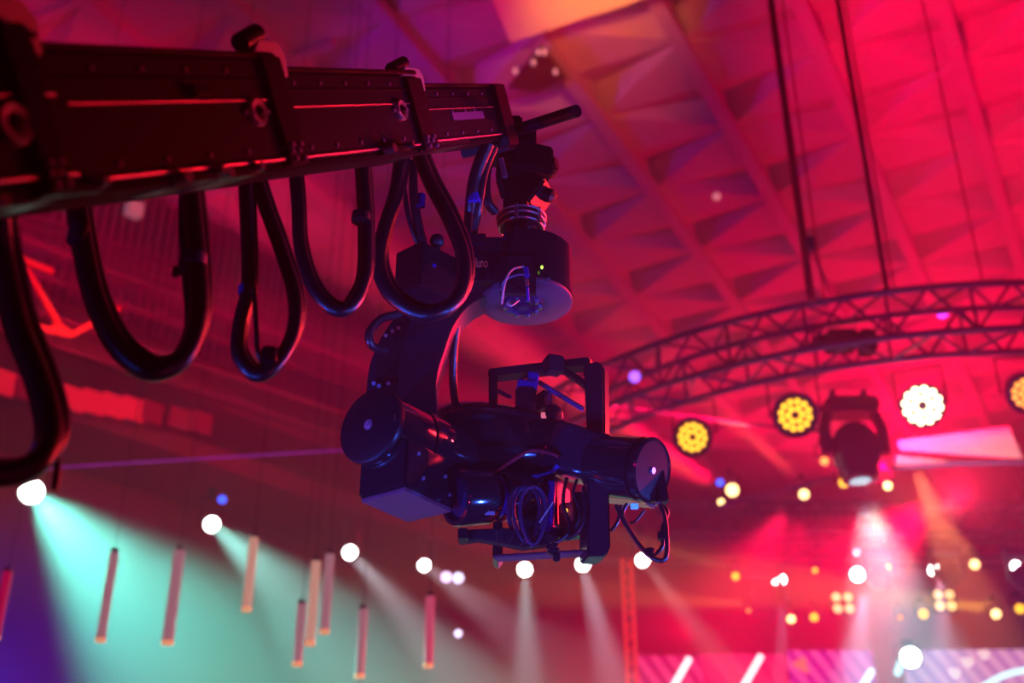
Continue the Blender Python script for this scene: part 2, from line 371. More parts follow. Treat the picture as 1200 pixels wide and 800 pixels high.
white = [  # px, py, radius px, aim px,py, dist factor, angle, power, colour, label
    (37, 576, 17, (235, 800), 1.0, 46, 6500, TEAL, 'big white spotlight just under the lowest black cable loop'),
    (248, 614, 13.5, (445, 790), 1.0, 34, 3800, (.25, .8, .68), 'white spotlight between the big one and the roll motor'),
    (410, 647, 12, (540, 790), 1.0, 22, 2600, (.7, .75, .8), 'white spotlight below the square foot of the roll motor'),
    (497, 662, 10, (610, 745), 1.0, 24, 1500, (.75, .6, .7), 'small white spotlight left of the camera lens hood'),
    (615, 667, 11.5, (620, 860), 1.0, 19, 2600, (.55, .85, .9), 'white spotlight under the left end of the camera cage'),
    (683, 661, 11.5, (735, 860), 1.0, 20, 2600, (.75, .72, .95), 'white spotlight under the right end of the camera cage'),
    (753, 656, 11.5, (905, 850), 1.0, 16, 1800, (1, .6, .6), 'white spotlight under the dangling cables of the camera cage'),
]
for k_, (px, py, rp, (ax, ay), k, ang, pw, col, lab) in enumerate(white):
    p = PH(px, py, HS); d = p.y * cp + (p.z - CZ) * sp; r = rp * d / F * (.85 if rp > 15 else .72)
    aim = P(ax, ay, p.y - 1.0)
    lamp('spotlight', p, P(ax, ay, p.y - 6), r, lensW, lab, 'spotlight', 'white spotlights in the long curved row', hang=.6, body=mat('spot_body', (.03, .02, .04), .5, noise=.1))
    t = C.objects.get('spotlight')
    light('SPOT', p + (aim - p).normalized() * r * .3, aim, col, pw * (13 if k_ == 0 else 10 if k_ == 1 else 9), r * .9, ang, .7, 'beam')
# LED pars on the ring
def led_par(px, py, rp, h, lens, label, tilt, rings=((0, 0), (6, .38), (12, .76))):
    sc_ = 1.0 if lens.name == 'blazing_lens' else .82
    pos = PH(px, py, h); d = pos.y * cp + (pos.z - CZ) * sp; r = rp * d / F
    t = thing('led_par', pos, label, 'par light', 'round LED par lights under the curved truss')
    ax = ((V((0, 0, CZ)) - pos).normalized() + V(tilt)).normalized(); dd, s, u = frame(ax)
    MB().lathe(pos, ax, [(-r * 1.3, r * .6), (-r * 1.2, r * .85), (-r * .2, r * 1.0), (.03, r * 1.05), (.03, r * .95), (-.01, r * .93)], 28).build('housing', parbody, t)
    MB().tube([pos - ax * r * .5 + s * r * 1.12, pos - ax * r * .5 + s * r * 1.12 + V((0, 0, r * 1.9)), pos - ax * r * .5 - s * r * 1.12 + V((0, 0, r * 1.9)), pos - ax * r * .5 - s * r * 1.12], .015, 6).build('yoke', parbody, t)
    tz_ = pos.z + r * 1.9; zt_ = CZ + HT - .6; hp_ = pos - ax * r * .5
    if zt_ > tz_: MB().cyl(V((hp_.x, hp_.y, tz_)), V((hp_.x, hp_.y, zt_)), .02, n=8).build('hanger', parbody, t)
    for n_, rr in rings:
        for k in range(max(n_, 1) if n_ else 0):
            a_ = 2 * math.pi * k / n_ + (.26 if n_ == 12 else 0); c = pos + ax * .02 + (s * math.cos(a_) + u * math.sin(a_)) * r * rr * sc_
            q_ = MB().lathe(c, ax, [(0, r * .17 * sc_), (.02, r * .15 * sc_), (.035, r * .06)], 8).build('led_cell', lens, t)
    return pos, ax
led_par(812, 512, 23, HT - 1.0, lensY, 'round yellow LED par light nearest the camera cage', (-.25, 0, -.05))
led_par(932, 486, 26, HT - 1.0, lensY, 'round orange LED par light left of the big moving head', (0, 0, -.1))
lensO2 = mat('blazing_lens', (.9, .8, .6), .3, emit=(1, .85, .45), es=7)
led_par(1081, 475, 25, HT - 1.0, lensO2, 'blazing white LED par light right of the big moving head', (0, 0, 0))
led_par(1204, 460, 24, HT - 1.0, lensR, 'half seen red LED par light at the far end of the curved truss', (.2, 0, -.2))
# big moving head
pm = PH(1003, 528, HT - 1.15)
mh = thing('moving_head_light', pm + V((0, 0, .75)), 'big dark glossy moving head light hanging under the curved truss', 'moving light')
mhm = mat('moving_head_shell', (.35, .01, .05), .18, .1, coat=.5)
MB().sphere(pm, .30, 24, 14, (1, 1, 1.28)).build('head', mhm, mh)
MB().lathe(pm + V((0, 0, -.24)), V((.05, 0, -1)), [(0, .24), (.14, .22), (.16, .17)], 24).build('lens_ring', mhm, mh)
MB().lathe(pm + V((0, 0, -.39)), V((.05, 0, -1)), [(0, .16), (.02, .10), (.03, .01)], 24).build('lens', mat('cyan_lens', (.5, .7, .7), .3, emit=(.6, 1, 1), es=.8), mh)
for s in (-1, 1):
    MB().tube([pm + V((.34 * s, 0, -.05)), pm + V((.36 * s, 0, .3)), pm + V((.30 * s, 0, .5))], [.09, .075, .07], 12).build('yoke_arm', mhm, mh)
MB().box(pm + V((0, 0, .58)), .66, .42, .2).build('base', mhm, mh, .04)
for s in (-1, 1): MB().box(pm + V((.2 * s, 0, .74)), .06, .12, .16).build('clamp', TRUS, mh, .01)
light('SPOT', pm + V((0.02, 0, -.46)), pm + V((.26, 0, -3)), (.2, .8, .9), 24000, .2, 38, .35, 'beam')
# small warm lamps, back row
small = [
    (858, 574, 9.5, 18, lensO, 'large warm lamp of the pair below the yellow LED par'), (845, 588, 6, 17.2, lensO, 'small warm lamp of the pair below the yellow LED par'),
    (942, 579, 7.5, 18, lensO, 'warm lamp under the orange LED par'), (989, 565, 8, 16, lensY, 'yellow lamp at the lower left rim of the big moving head'),
    (1040, 569, 7, 16, lensO, 'warm lamp at the lower right rim of the big moving head'), (966, 540, 7, 16, lensR, 'dim peach lamp left of the big moving head'),
    (862, 675, 5.5, 24, lensY, 'small yellow lamp left of the two joined white lamps'), (955, 668, 4.5, 24, lensY, 'small yellow lamp between two white stage lamps'),
    (1042, 666, 6, 24, lensO, 'warm lamp just right of the widest white lamp'), (1142, 661, 7, 24, lensO, 'warm lamp below the short orange beam'),
    (927, 725, 6, 24, lensO, 'warm lamp low above the screen, beside a flat yellow one'), (954, 723, 6, 24, lensY, 'flat yellow lamp low above the screen'),
    (1082, 719, 7, 24, lensY, 'flat yellow lamp low between the two blinders'), (1167, 719, 7, 22, lensO, 'bright warm lamp sending a yellow beam sideways'),
    (1195, 713, 7, 24, lensY, 'flat yellow lamp cut by the picture edge'), (877, 715, 4, 24, lensR, 'tiny peach lamp at the start of the orange beam'),
    (1055, 723, 4, 24, lensR, 'tiny pink lamp between the low lamps')]
for px, py, rp, Y, m, lab in small:
    p = P(px, py, Y); d = Y * cp + (p.z - CZ) * sp
    lamp('stage_lamp', p, V((p.x * .6 + 1, 0, CZ)), rp * d / F * .85, m, lab, 'stage lamp', 'small warm lamps of the stage rig', hang=.35)
backw = [(1005, 673, 10, 'widest white lamp of the stage rig, hanging in the pale beam'), (1095, 668, 8.5, 'white lamp left of the purple hanging fixture'),
         (915, 679, 7.5, 'white lamp with a thin pale beam, near the dark fixture'), (908, 682, 4, 'little white lamp joined to a brighter one'), (1190, 663, 7, 'white lamp at the far end of the stage rig'), (1067, 770, 14, 'large white lamp shining in front of the screen')]
for px, py, rp, lab in backw:
    YB = 23.2 if px == 908 else 24; p = P(px, py, YB); d = YB * cp + (p.z - CZ) * sp
    lamp('stage_lamp', p, V((p.x * .7, 0, CZ)), rp * d / F * .85, lensW, lab, 'stage lamp', 'white lamps of the stage rig', hang=.35)
bl = mat('blinder_lens', (.9, .8, .5), .3, emit=(1, .75, .3), es=1.6)
for px, py, lab in ((987, 707, 'four lamp blinder low beside the yellow lamps'), (1106, 704, 'four lamp blinder near the bright sideways beam')):
    p = P(px, py, 24); t = thing('blinder_light', p, lab, 'blinder light', 'four lamp blinders on the stage rig')
    MB().box(p, .5, .12, .5).build('housing', parbody, t, .02)
    for i in (-1, 1):
        for j in (-1, 1): MB().lathe(p + V((.12 * i, -.06, .12 * j)), V((0, -1, 0)), [(0, .09), (.03, .08), (.05, .01)], 14).build('lens', bl, t)
# dim purple moving heads among the stage rig
for px, py, s_, Y, lab in ((1032, 676, 1, 22, 'dark round moving head between the widest white lamp and a warm one'), (1112, 672, 1, 22, 'dark round moving head beside a white lamp'), (897, 705, 1.25, 22, 'dark magenta moving head above the orange beam start'), (1200, 676, 1, 22, 'dark moving head cut by the picture edge')):
    p = P(px, py, Y); t = thing('moving_head_light', p + V((0, 0, .6)), lab, 'moving light', 'dark moving heads of the stage rig')
    MB().sphere(p, .22 * s_, 16, 10, (1, 1, 1.15)).build('head', mat('dim_head', (.12, .02, .12), .4), t)
    for k in (-1, 1): MB().box(p + V((.26 * s_ * k, 0, .15)), .07, .14, .45 * s_).build('yoke_arm', mat('dim_head', (0, 0, 0)), t, .02)
    MB().box(p + V((0, 0, .45 * s_)), .6 * s_, .3, .16).build('base', mat('dim_head', (0, 0, 0)), t, .03)
# little coloured fixtures
for px, py, Y, m, r, lab in ((380 / 1 + 464, 565, 15, BLUE, .05, 'tiny blue indicator lamp beside the warm pair'), (260, 585, 17, BLUE, .06, 'tiny blue indicator lamp above the second white spotlight'), (523, 676, 20, (.8, .6, 1), .09, 'pale violet lamp beside the small white spotlight'), (537, 677, 20, (.7, .7, 1), .09, 'pale blue lamp, second of the little violet pair'), (537, 742, 20, (.7, .6, .9), .06, 'faint lilac lamp low in the grey beam'), (478 / 1 + 627, 366, 13.5, (.4, .05, 1), .07, 'violet indicator lamp on the curved truss top'), (744, 441, 13.5, (.3, .1, 1), .07, 'violet indicator lamp on the near end of the curved truss'), (1004, 647, 23, (.8, .8, 1), .06, 'tiny white indicator lamp above the widest white lamp')):
    p = P(px, py, Y); k = mat('tiny_%d' % px, m, .3, emit=m, es=2.5); o = MB().lathe(p, V((0, -1, -.3)), [(-r, r * .5), (-r * .6, r), (0, r), (r * .3, r * .5), (r * .35, .001)], 12).build('indicator_lamp', k); tag(o, lab, 'lamp')
# beams of the coloured fixtures, and wide lamps added for red glow
def beam(px, py, Y, ax, ay, AY, col, pw, ang, blend=.4, size=.08):
    a = P(px, py, Y); b = P(ax, ay, AY); a += (b - a).normalized() * .2 + V((0, -.3, 0)); light('SPOT', a, b, col, pw * (10 if col[1] > .1 and col[2] < .2 else 7 if ang < 30 else .5), size, ang, blend, 'beam')
beam(845, 588, 18, 765, 525, 17, ORG, 1300, 10)
beam(942, 579, 18, 860, 495, 17, ORG, 900, 12)
beam(1167, 719, 22, 950, 690, 20, (1, .45, .05), 2600, 11)
beam(895, 715, 24, 640, 690, 22, (1, .2, .05), 2600, 9)
beam(862, 675, 24, 770, 640, 23, ORG, 900, 10)
beam(1142, 661, 24, 1110, 622, 23, ORG, 500, 18)
beam(1010, 690, 24, 990, 860, 22, (.6, .6, 1), 1500, 22)
beam(1095, 672, 24, 1110, 860, 22, (1, .5, .8), 1500, 18)
beam(915, 685, 24, 912, 860, 23, (.5, .5, 1), 1200, 12)
beam(1062, 545, 20, 1110, 640, 19, (1, .25, .1), 2400, 22)
for px, py, ax, ay, pw, an in ((812, 512, 420, 250, 7000, 12), (932, 486, 300, 330, 4200, 10), (812, 512, 560, 440, 2600, 10), (1081, 475, 800, 200, 3500, 24), (1081, 475, 1160, 330, 30000, 70), (1130, 440, 1020, 420, 20000, 45), (1204, 460, 1040, 620, 32000, 80), (1000, 470, 900, 620, 16000, 60)):
    a = PH(px, py, HT - 1.0); b = P(ax, ay, a.y + .6)
    if an > 40: a.y += 3; b.y += 3
    light('SPOT', a + (b - a).normalized() * .3, b, RED, pw * .8, .12, an, .8, 'red_beam')
beam(940, 600, 19, 900, 740, 19, RED, 6000, 80, 1)  # wide lamp added without a fixture, for red glow in the haze
light('SPOT', (17, 50, 7), (13, 40, 21.6), RED, 38000, .5, 64, 1, 'red_back_helper')  # unseen lamps added to redden the ceiling behind the ring
light('SPOT', (3, 44, 8), (1, 36, 21.6), RED, 5500, .5, 60, 1, 'red_back_helper')
beam(1120, 600, 19, 1090, 480, 15, RED, 9000, 90, 1)
beam(640, 640, 22, 500, 620, 21, RED, 2600, 80, 1)
beam(850, 582, 18, 560, 385, 16, RED, 34000, 13, 1)
beam(850, 582, 18, 520, 455, 16, RED, 16000, 9, 1)
beam(942, 579, 18, 700, 330, 15, RED, 3500, 14, 1)
beam(820, 760, 22, 720, 690, 20, RED, 3500, 70, 1)
beam(-50, 850, 13, 0, 800, 20, (0, .03, 1), 3000, 29.9, 1)
# ------------------------------------------------------------------ hanging light tubes
tubes = [(8, 670, -4, 745, 'crimson', 'crimson light tube at the far edge beside the teal beam'), (133, 648, 119, 748, 'pink', 'pink light tube inside the strong part of the teal beam'), (210, 645, 197, 751, 'pink', 'widest pink light tube, second inside the teal beam'),
         (298, 630, 289, 712, 'peach', 'peach light tube just right of the second white spotlight'), (354, 708, 348, 776, 'pink', 'short dim light tube, lowest of the cluster of three'), (370, 658, 364, 752, 'peach', 'brightest peach light tube in the cluster of three'), (386, 650, 381, 738, 'pink', 'pink light tube, highest of the cluster of three'),
         (426, 714, 421, 790, 'pink', 'dim light tube alone low below the roll motor foot'), (505, 699, 501, 778, 'rose', 'rose light tube with a glowing end below the small white spotlight')]
tcol = {'crimson': ((.7, 0, .08), .5), 'pink': ((.62, .26, .32), .5), 'peach': ((.9, .42, .32), .6), 'rose': ((.8, .10, .2), .6)}
for x0, y0, x1, y1, cn, lab in tubes:
    Yt = 13.5; a = P(x0, y0, Yt); b = P(x1, y1, Yt); b.x = a.x = (a.x + b.x) / 2
    t = thing('light_tube', b, lab, 'light tube', 'hanging light tubes'); col, es = tcol[cn]
    MB().cyl(a, b, .066 if 'widest' in lab else .054, n=16).build('tube', mat('tube_' + cn, tuple(c * .15 for c in col), .4, emit=col, es=es), t)
    MB().cyl(b, b + V((0, 0, -.035)), .069 if 'widest' in lab else .058, n=16).build('end_cap', mat('tube_cap', (.6, .3, .2), .3, emit=(1, .35, .15), es=.8), t)
    MB().cyl(a, a + V((0, 0, .05)), .045, n=12).build('top_cap', lampbody, t)
    MB().cyl(a + V((0, 0, .05)), V((a.x, a.y, zc)), .006, n=5).build('wire', lampbody, t)
# ------------------------------------------------------------------ stage screens
def screen_mat(name, c0, c1, sc, es, rot=0.6):
    m = mat(name, (.02, .02, .02), .4); n = m.node_tree.nodes; L = m.node_tree.links; b = n['Principled BSDF']
    tc = n.new('ShaderNodeTexCoord'); mp = n.new('ShaderNodeMapping'); mp.inputs['Rotation'].default_value = (0, rot, 0)
    wv = n.new('ShaderNodeTexWave'); wv.inputs['Scale'].default_value = sc * .45; wv.inputs['Distortion'].default_value = .4; wv.bands_direction = 'X'
    cr = n.new('ShaderNodeValToRGB'); cr.color_ramp.elements[0].color = (*c0, 1); cr.color_ramp.elements[1].color = (*c1, 1); cr.color_ramp.elements[0].position = .15; cr.color_ramp.elements[1].position = .75
    L.new(tc.outputs['Object'], mp.inputs[0]); L.new(mp.outputs[0], wv.inputs['Vector']); L.new(wv.outputs['Fac'], cr.inputs[0]); L.new(cr.outputs[0], b.inputs['Emission Color'])
    b.inputs['Emission Strength'].default_value = es; m.cycles.emission_sampling = 'NONE'; return m
YS = 28
segs = [(742, 822, 768, (.35, .0, .12), (.85, .05, .25), 'striped crimson screen panel beside the tower truss'), (822, 920, 766, (.7, .0, .12), (.9, .02, .15), 'plain hot red screen panel'),
        (922, 985, 762, (.35, .0, .35), (.8, .1, .5), 'purple screen panel showing an orange triangle'), (985, 1022, 762, (.35, .1, .6), (.75, .25, .75), 'violet striped screen panel'), (1056, 1330, 761, (.6, .2, .65), (.95, .45, .8), 'wide pale pink striped screen panel')]
for i, (x0, x1, yt, c0, c1, lab) in enumerate(segs):
    a, b = P(x0, yt, YS), P(x1, yt, YS); zb = 3.5
    t = thing('led_screen', V(((a.x + b.x) / 2, YS, zb)), lab, 'screen', 'LED screen panels of the stage backdrop')
    MB().box(((a.x + b.x) / 2, YS, (a.z + zb) / 2), b.x - a.x, .06, a.z - zb).build('display', screen_mat('screen_%s' % 'abcde'[i], c0, c1, 2.2, .8), t)
    MB().box(((a.x + b.x) / 2, YS + .1, (a.z + zb) / 2), b.x - a.x - .02, .12, a.z - zb + .05).build('cabinet_frame', lampbody, t, .01)
tri = MB().prism([P(927, 778, YS - .1), P(943, 768, YS - .1), P(948, 789, YS - .1)], V((0, .04, 0))).build('triangle_sign', mat('orange_tri', (.6, .2, .1), .4, emit=(1, .22, .15), es=.8)); tag(tri, 'orange glowing triangle in front of the purple screen panel', 'sign')
cyl = mat('cyan_stick', (.5, .9, .9), .3, emit=(.45, 1, 1), es=1.8)
for (x0, y0, x1, y1, lab) in ((808, 771, 788, 806, 'slanted cyan light stick nearest the tower truss'), (892, 768, 870, 806, 'slanted cyan light stick in front of the hot red panel'), (1022, 785, 1008, 808, 'short slanted cyan light stick, third in line'), (1058, 768, 1051, 790, 'small cyan light stick under the large white lamp')):
    a, b = P(x0, y0, YS - .6), P(x1, y1, YS - .6); o = MB().cyl(a, b, .07, n=12).build('light_stick', cyl); tag(o, lab, 'light stick', 'cyan light sticks in front of the screens')
arc = MB().tube(spline([P(1150, 806, YS - .5), P(1172, 793, YS - .5), P(1195, 786, YS - .5), P(1225, 782, YS - .5)]), .06, 8).build('light_arc', cyl); tag(arc, 'curved white cyan light strip on the pale pink screen', 'light strip')
wt = mat('white_square', (.8, .7, .7), .5, emit=(1, .8, .85), es=.9)
for x, y, lab in ((1118, 787, 'lowest pale kite shape of the screen row'), (1133, 774, 'middle pale kite shape of the screen row'), (1152, 765, 'upper pale kite shape of the screen row')):
    o = MB().prism([P(x - 7, y - 3, YS - .1), P(x + 6, y - 4, YS - .1), P(x + 8, y + 4, YS - .1), P(x + 1, y + 8, YS - .1)], V((0, .04, 0))).build('kite_sign', wt); tag(o, lab, 'sign', 'pale kite shapes on the pink screen')
# pale fabric banner and dark beam behind the moving head
bn = MB().prism([P(1052, 516, 17), P(1182, 499, 17), P(1198, 536, 17), P(1110, 530, 17), P(1056, 526, 17)], V((0, .05, 0))).build('fabric_banner', mat('banner_cloth', (.85, .7, .7), .8, noise=.25, nscale=3)); tag(bn, 'pale crumpled cloth banner stretched right of the big moving head', 'banner')
bn2 = MB().prism([P(1050, 533, 17), P(1120, 541, 17), P(1050, 548, 17)], V((0, .05, 0))).build('fabric_banner', MATS['banner_cloth']); tag(bn2, 'small pale cloth wedge under the large banner', 'banner')
light('SPOT', P(1110, 600, 13), P(1130, 520, 17), (1, .45, .42), 1500, .1, 40, .6, 'banner_light')
# far wall boxes and patches
o = MB().box(onwall(157, 245, .6), .42, .3, .42, wd, wn).build('wall_patch', mat('pale_patch', (.5, .3, .4), .5, emit=(.5, .22, .3), es=.4)); tag(o, 'small square pale glowing box on the ribbed wall above the cable loop', 'lamp')  # weakly glowing box for a pale square on the wall
for x, y, lab in ((631, 63, 'tiny ceiling lamp, first of the touching pair at the cluster top'), (638, 63, 'tiny ceiling lamp, second of the touching pair, nearer the rib'), (625, 75, 'tiny ceiling lamp just under the touching pair'), (604, 85, 'tiny ceiling lamp of the cluster nearest the crane arm'), (651, 86, 'tiny ceiling lamp of the cluster nearest the grip rod')):
    p = PH(x, y, 18.9); o = MB().lathe(p, V((0, 0, -1)), [(-.1, .05), (0, .05), (.03, .02)], 10).build('ceiling_lamp', mat('ceil_lamp', (.5, .3, .3), .5, emit=(.9, .3, .35), es=.8)); tag(o, lab, 'lamp', 'tiny ceiling downlights above the crane tip')
p = PH(840, 232, 19.2); o = MB().lathe(p, V((0, 0, -1)), [(-.1, .1), (0, .1), (.03, .02)], 10).build('ceiling_lamp', MATS['ceil_lamp']); tag(o, 'lone tiny ceiling lamp in the middle of the faceted ceiling', 'lamp')
# ------------------------------------------------------------------ crane arm
bd = V((.336, .722, .606)).normalized(); sv = V((bd.y, -bd.x, 0)).normalized(); uv = sv.cross(bd).normalized(); wv_ = -sv
r0 = ray(600, 128); O = V((0, 0, CZ)) + r0 * 4.0
def side(px, py):                       # (along, up) on the arm's visible side
    r = ray(px, py); k = (O - V((0, 0, CZ))).dot(sv) / r.dot(sv); q = V((0, 0, CZ)) + r * k - O
    return q.dot(bd), q.dot(uv)
def A(t, h, w_=0): return O + bd * t + uv * h + wv_ * w_
arm = thing('camera_crane', A(-2.2, 0, .1), 'black telescopic camera crane arm reaching in from the upper corner', 'camera crane')
def abox(mb, t0, t1, h0, h1, w0, w1): return mb.box(A((t0 + t1) / 2, (h0 + h1) / 2, (w0 + w1) / 2), abs(t1 - t0), abs(h1 - h0), abs(w1 - w0), bd, uv, wv_)
secs = []
def section(x0, x1, ytop, ybot, win, ym=None):
    xm = (x0 + x1) / 2
    ta, tb = side(x0, 130)[0], side(x1, 130)[0]; h1 = side(xm, ytop)[1]; h0 = side(xm, ybot)[1]; W = (h1 - h0) * .85
    c = abox(MB(), ta, tb, h0, h1, win, win + W).build('boom_section', mat('boom_black', (.005, .003, .009), .6, spec=.12, noise=.3, nscale=15), arm, .006)
    secs.append((ta, tb, h0, h1, win, W)); return secs[-1]
sA = section(-250, 50, 46, 233, -.03); sB = section(20, 338, 63, 208, 0); sC = section(310, 506, 83, 180, .02); sD = section(480, 606, 98, 161, .04)
rail = mat('rail_metal', (.32, .12, .22), .38, .8)  # pink of the stage light mixed into the aluminium colour
for (ta, tb, h0, h1, win, W), cut0, cut1 in ((sA, 0, 0), (sB, .12, .05), (sC, .10, .05), (sD, .05, .03)):
    H_ = h1 - h0
    for fr, th in ((.60, .0035), (.035, .007)):
        h = h0 + H_ * fr
        MB().cyl(A(ta + cut0, h, win - .002), A(tb - cut1, h, win - .002), th * .62, n=12).build('guide_rail', rail, arm)
    abox(MB(), ta, tb, h1 - H_ * .22, h1 - H_ * .20, win - .004, win).build('ridge', BLK, arm)
    abox(MB(), ta, tb, h1, h1 + .012, win - .006, win + W).build('top_cap', BLK, arm, .003)
    abox(MB(), ta, tb, h0 - .014, h0 - .002, win + .01, win + W * .9).build('bottom_rail', mat('matt_black', (.006, .004, .006), .9, spec=.08), arm, .002)
    mb = MB(); nb = max(3, int((tb - ta) / .12))
    for i in range(nb):
        t = ta + (tb - ta) * (i + .5) / nb
        for fr in (.87, .13): mb.cyl(A(t, h0 + H_ * fr, win - .004), A(t, h0 + H_ * fr, win + .002), .005, n=8)
    mb.build('bolts', BOLT, arm, smooth=30)['kind'] = 'stuff'
def collar(xl, xr, ytop, ybot, sec, dots=((.1, .12), (.5, .12), (.2, .18), (.7, .18), (.2, .05), (.75, .05)), extra=True):
    ta, tb = side(xl, 130)[0], side(xr, 130)[0]; xm = (xl + xr) / 2; h1, h0 = side(xm, ytop)[1], side(xm, ybot)[1]; win, W = sec[4], sec[5]; e = .013
    mb = MB(); abox(mb, ta, tb, h0, h1, win - e, win); abox(mb, ta, tb, h0, h1, win + W, win + W + e); abox(mb, ta, tb, h1 - .02, h1, win, win + W); abox(mb, ta, tb, h0, h0 + .02, win, win + W)
    co = mb.build('collar', BLK, arm, .003)
    tw = tb - ta; b = MB()
    for fx, fy in dots:
        t = ta + tw * (.12 + fx * .9); h = h0 + (h1 - h0) * fy; b.cyl(A(t, h, win - e - .006), A(t, h, win - e + .001), .0055, n=10)
    if b.v: b.build('collar_bolts', BOLT, co, smooth=30)['kind'] = 'stuff'
    # toggle clamp on top
    cl = MB(); tm_ = (ta + tb) / 2; sc = (h1 - h0) / .2
    cl.prism([A(ta - .01, h1 + .004, win), A(ta + tw * .4, h1 + .035 * sc, win), A(tb + .03, h1 + .03 * sc, win), A(tb + .05, h1 + .008 * sc, win), A(tb + .038, h1 - .035 * sc, win), A(tb + .020, h1 - .035 * sc, win), A(tb + .018, h1 - .002, win), A(tm_, h1 + .004, win)], wv_ * .05)
    cl.build('toggle_clamp', mat('clamp_metal', (.8, .6, .65), .45, .6), arm, .003)
    MB().tube([A(ta - .015, h1 + .03 * sc, win + .02), A(ta + tw * .8, h1 + .05 * sc, win + .02)], .018 * sc, 10).build('clamp_handle', BLK, arm)
    return h0, h1
collar(4, 33, 36, 238, sA); collar(318, 340, 68, 196, sB); collar(490, 507, 90, 176, sC); 
# end plates and nose
ta, tb = side(594, 130)[0], side(606, 130)[0]; h1, h0 = side(600, 98)[1], side(604, 168)[1]
mb = MB(); abox(mb, ta, tb, h0, h1 + .006, sD[4] - .02, sD[4] + sD[5] + .02); mb.build('end_plate', BLK, arm, .004)
mb = MB(); abox(mb, tb, tb + .10, h0 - .01, h1 - .035, sD[4] + .02, sD[4] + sD[5] - .02); mb.build('nose_block', SAT, arm, .01)
MB().cyl(A(tb + .03, side(612, 150)[1], .02), P(676, 130, 3.05), .021, n=16).build('grip_rod', SAT, arm)
pr = P(676, 130, 3.05); 
pl_ = MB(); abox(pl_, *[side(x, 130)[0] for x in (508, 560)], side(550, 166)[1], side(550, 159)[1], .05, .16); pl_.build('cable_tray', SAT, arm, .003)
# name plate on the last section (too worn to read)
mb = MB(); t0_, t1_ = side(543, 130)[0], side(579, 130)[0]; abox(mb, t0_, t1_, side(560, 136)[1], side(560, 127)[1], sD[4] - .003, sD[4]); mb.build('name_plate', mat('name_plate', (.16, .06, .18), .5), arm)
mb = MB()
for i, f in enumerate((.02, .42, .72)): tt_ = t0_ + (t1_ - t0_) * f; abox(mb, tt_, tt_ + .008, side(560, 127)[1], side(560, 124)[1], sD[4] - .003, sD[4])
mb.build('name_plate', MATS['name_plate'], arm)
# roller wheels on the side
def wheel(px, py, r, win):
    t, h = side(px, py); ax = sv; o = A(t, h, win)
    MB().lathe(o, ax, [(0, r), (.008, r), (.012, r * .9), (.010, r * .55), (.004, r * .5), (.004, 0.001)], 32).build('roller', mat('roller_steel', (.85, .6, .65), .3, .9), arm)
    MB().lathe(o + ax * .004, ax, [(0, r * .5), (.007, r * .45), (.008, r * .2), (.014, r * .2), (.014, .001)], 20).build('roller_hub', BLK, arm)
    b = MB()
    for k in (-1, 1): b.cyl(o + bd * r * 1.45 * k, o + bd * r * 1.45 * k + ax * .006, .005, n=8)
    b.build('roller_bolts', BOLT, arm)
wheel(300, 132, .030, 0); wheel(476, 127, .029, .02); wheel(-3, 152, .034, -.03)
# cable brackets under the arm
for x, y, n_ in ((283, 207, 1), (90, 228, 1), (468, 178, 1), (235, 212, 0), (30, 240, 0)):
    t, h = side(x, y); mb = MB(); abox(mb, t - .07, t + .07, h, h + .018, -.005, .12); mb.build('cable_bracket', BLK, arm, .003)
    MB().cyl(A(t - .06, h + .01, -.02), A(t - .06, h + .01, .01), .012, n=12).build('bracket_knob', ALU, arm); MB().cyl(A(t + .06, h + .014, -.02), A(t + .06, h + .014, .01), .009, n=12).build('bracket_knob', ALU, arm)
# latch in the middle of the second section
t, h = side(233, 108); mb = MB(); abox(mb, t - .03, t + .03, h - .006, h + .006, -.012, 0); abox(mb, t - .035, t - .02, h - .014, h + .012, -.014, 0); mb.build('latch', BLK, arm, .002)
# ------------------------------------------------------------------ cable loops hanging from the arm
def bundle(label, strands, ties=(), name='cable_loop'):
    t = thing(name, P(*strands[0][0][0]), label, 'cable', 'cable loops slung under the crane arm')
    for pts, r in strands: MB().tube(spline([P(*p) for p in pts], 8), r * (1.3 if r > .0095 else 1), 10).build('cable', RUB, t)
    for (x, y, Y, r, hh, m) in ties:
        c = P(x, y, Y); MB().cyl(c - V((0, 0, hh)), c + V((0, 0, hh)), r, n=16).build('cable_tie', m, t)
    return t
Y1 = 1.95; k = 0
def shift(pts, dx, dy, dY): return [(x + dx, y + dy, Y + dY) for x, y, Y in pts]
l1 = [(-2, 236, 1.85), (4, 300, 1.9), (22, 380, 1.92), (45, 440, 1.92), (60, 500, 1.92), (50, 535, 1.9), (20, 553, 1.88), (-20, 556, 1.85)]
bundle('black cable loop at the picture edge, nearest the crane base', [(l1, .017), (shift(l1, 12, -8, .03), .013), (shift(l1, -10, 2, .05), .011), ([(56, 470, 1.93), (64, 520, 1.93), (67, 548, 1.93), (64, 573, 1.93)], .007)], [(64, 527, 1.93, .010, .006, MATS['roller_steel'] if 'roller_steel' in MATS else ALU), (50, 527, 1.93, .019, .008, TAPE)])
l2 = [(89, 226, 2.1), (98, 290, 2.12), (112, 350, 2.14), (135, 400, 2.15), (165, 430, 2.16), (190, 434, 2.17), (218, 415, 2.18), (233, 370, 2.18), (232, 310, 2.18), (226, 250, 2.18), (222, 208, 2.18)]
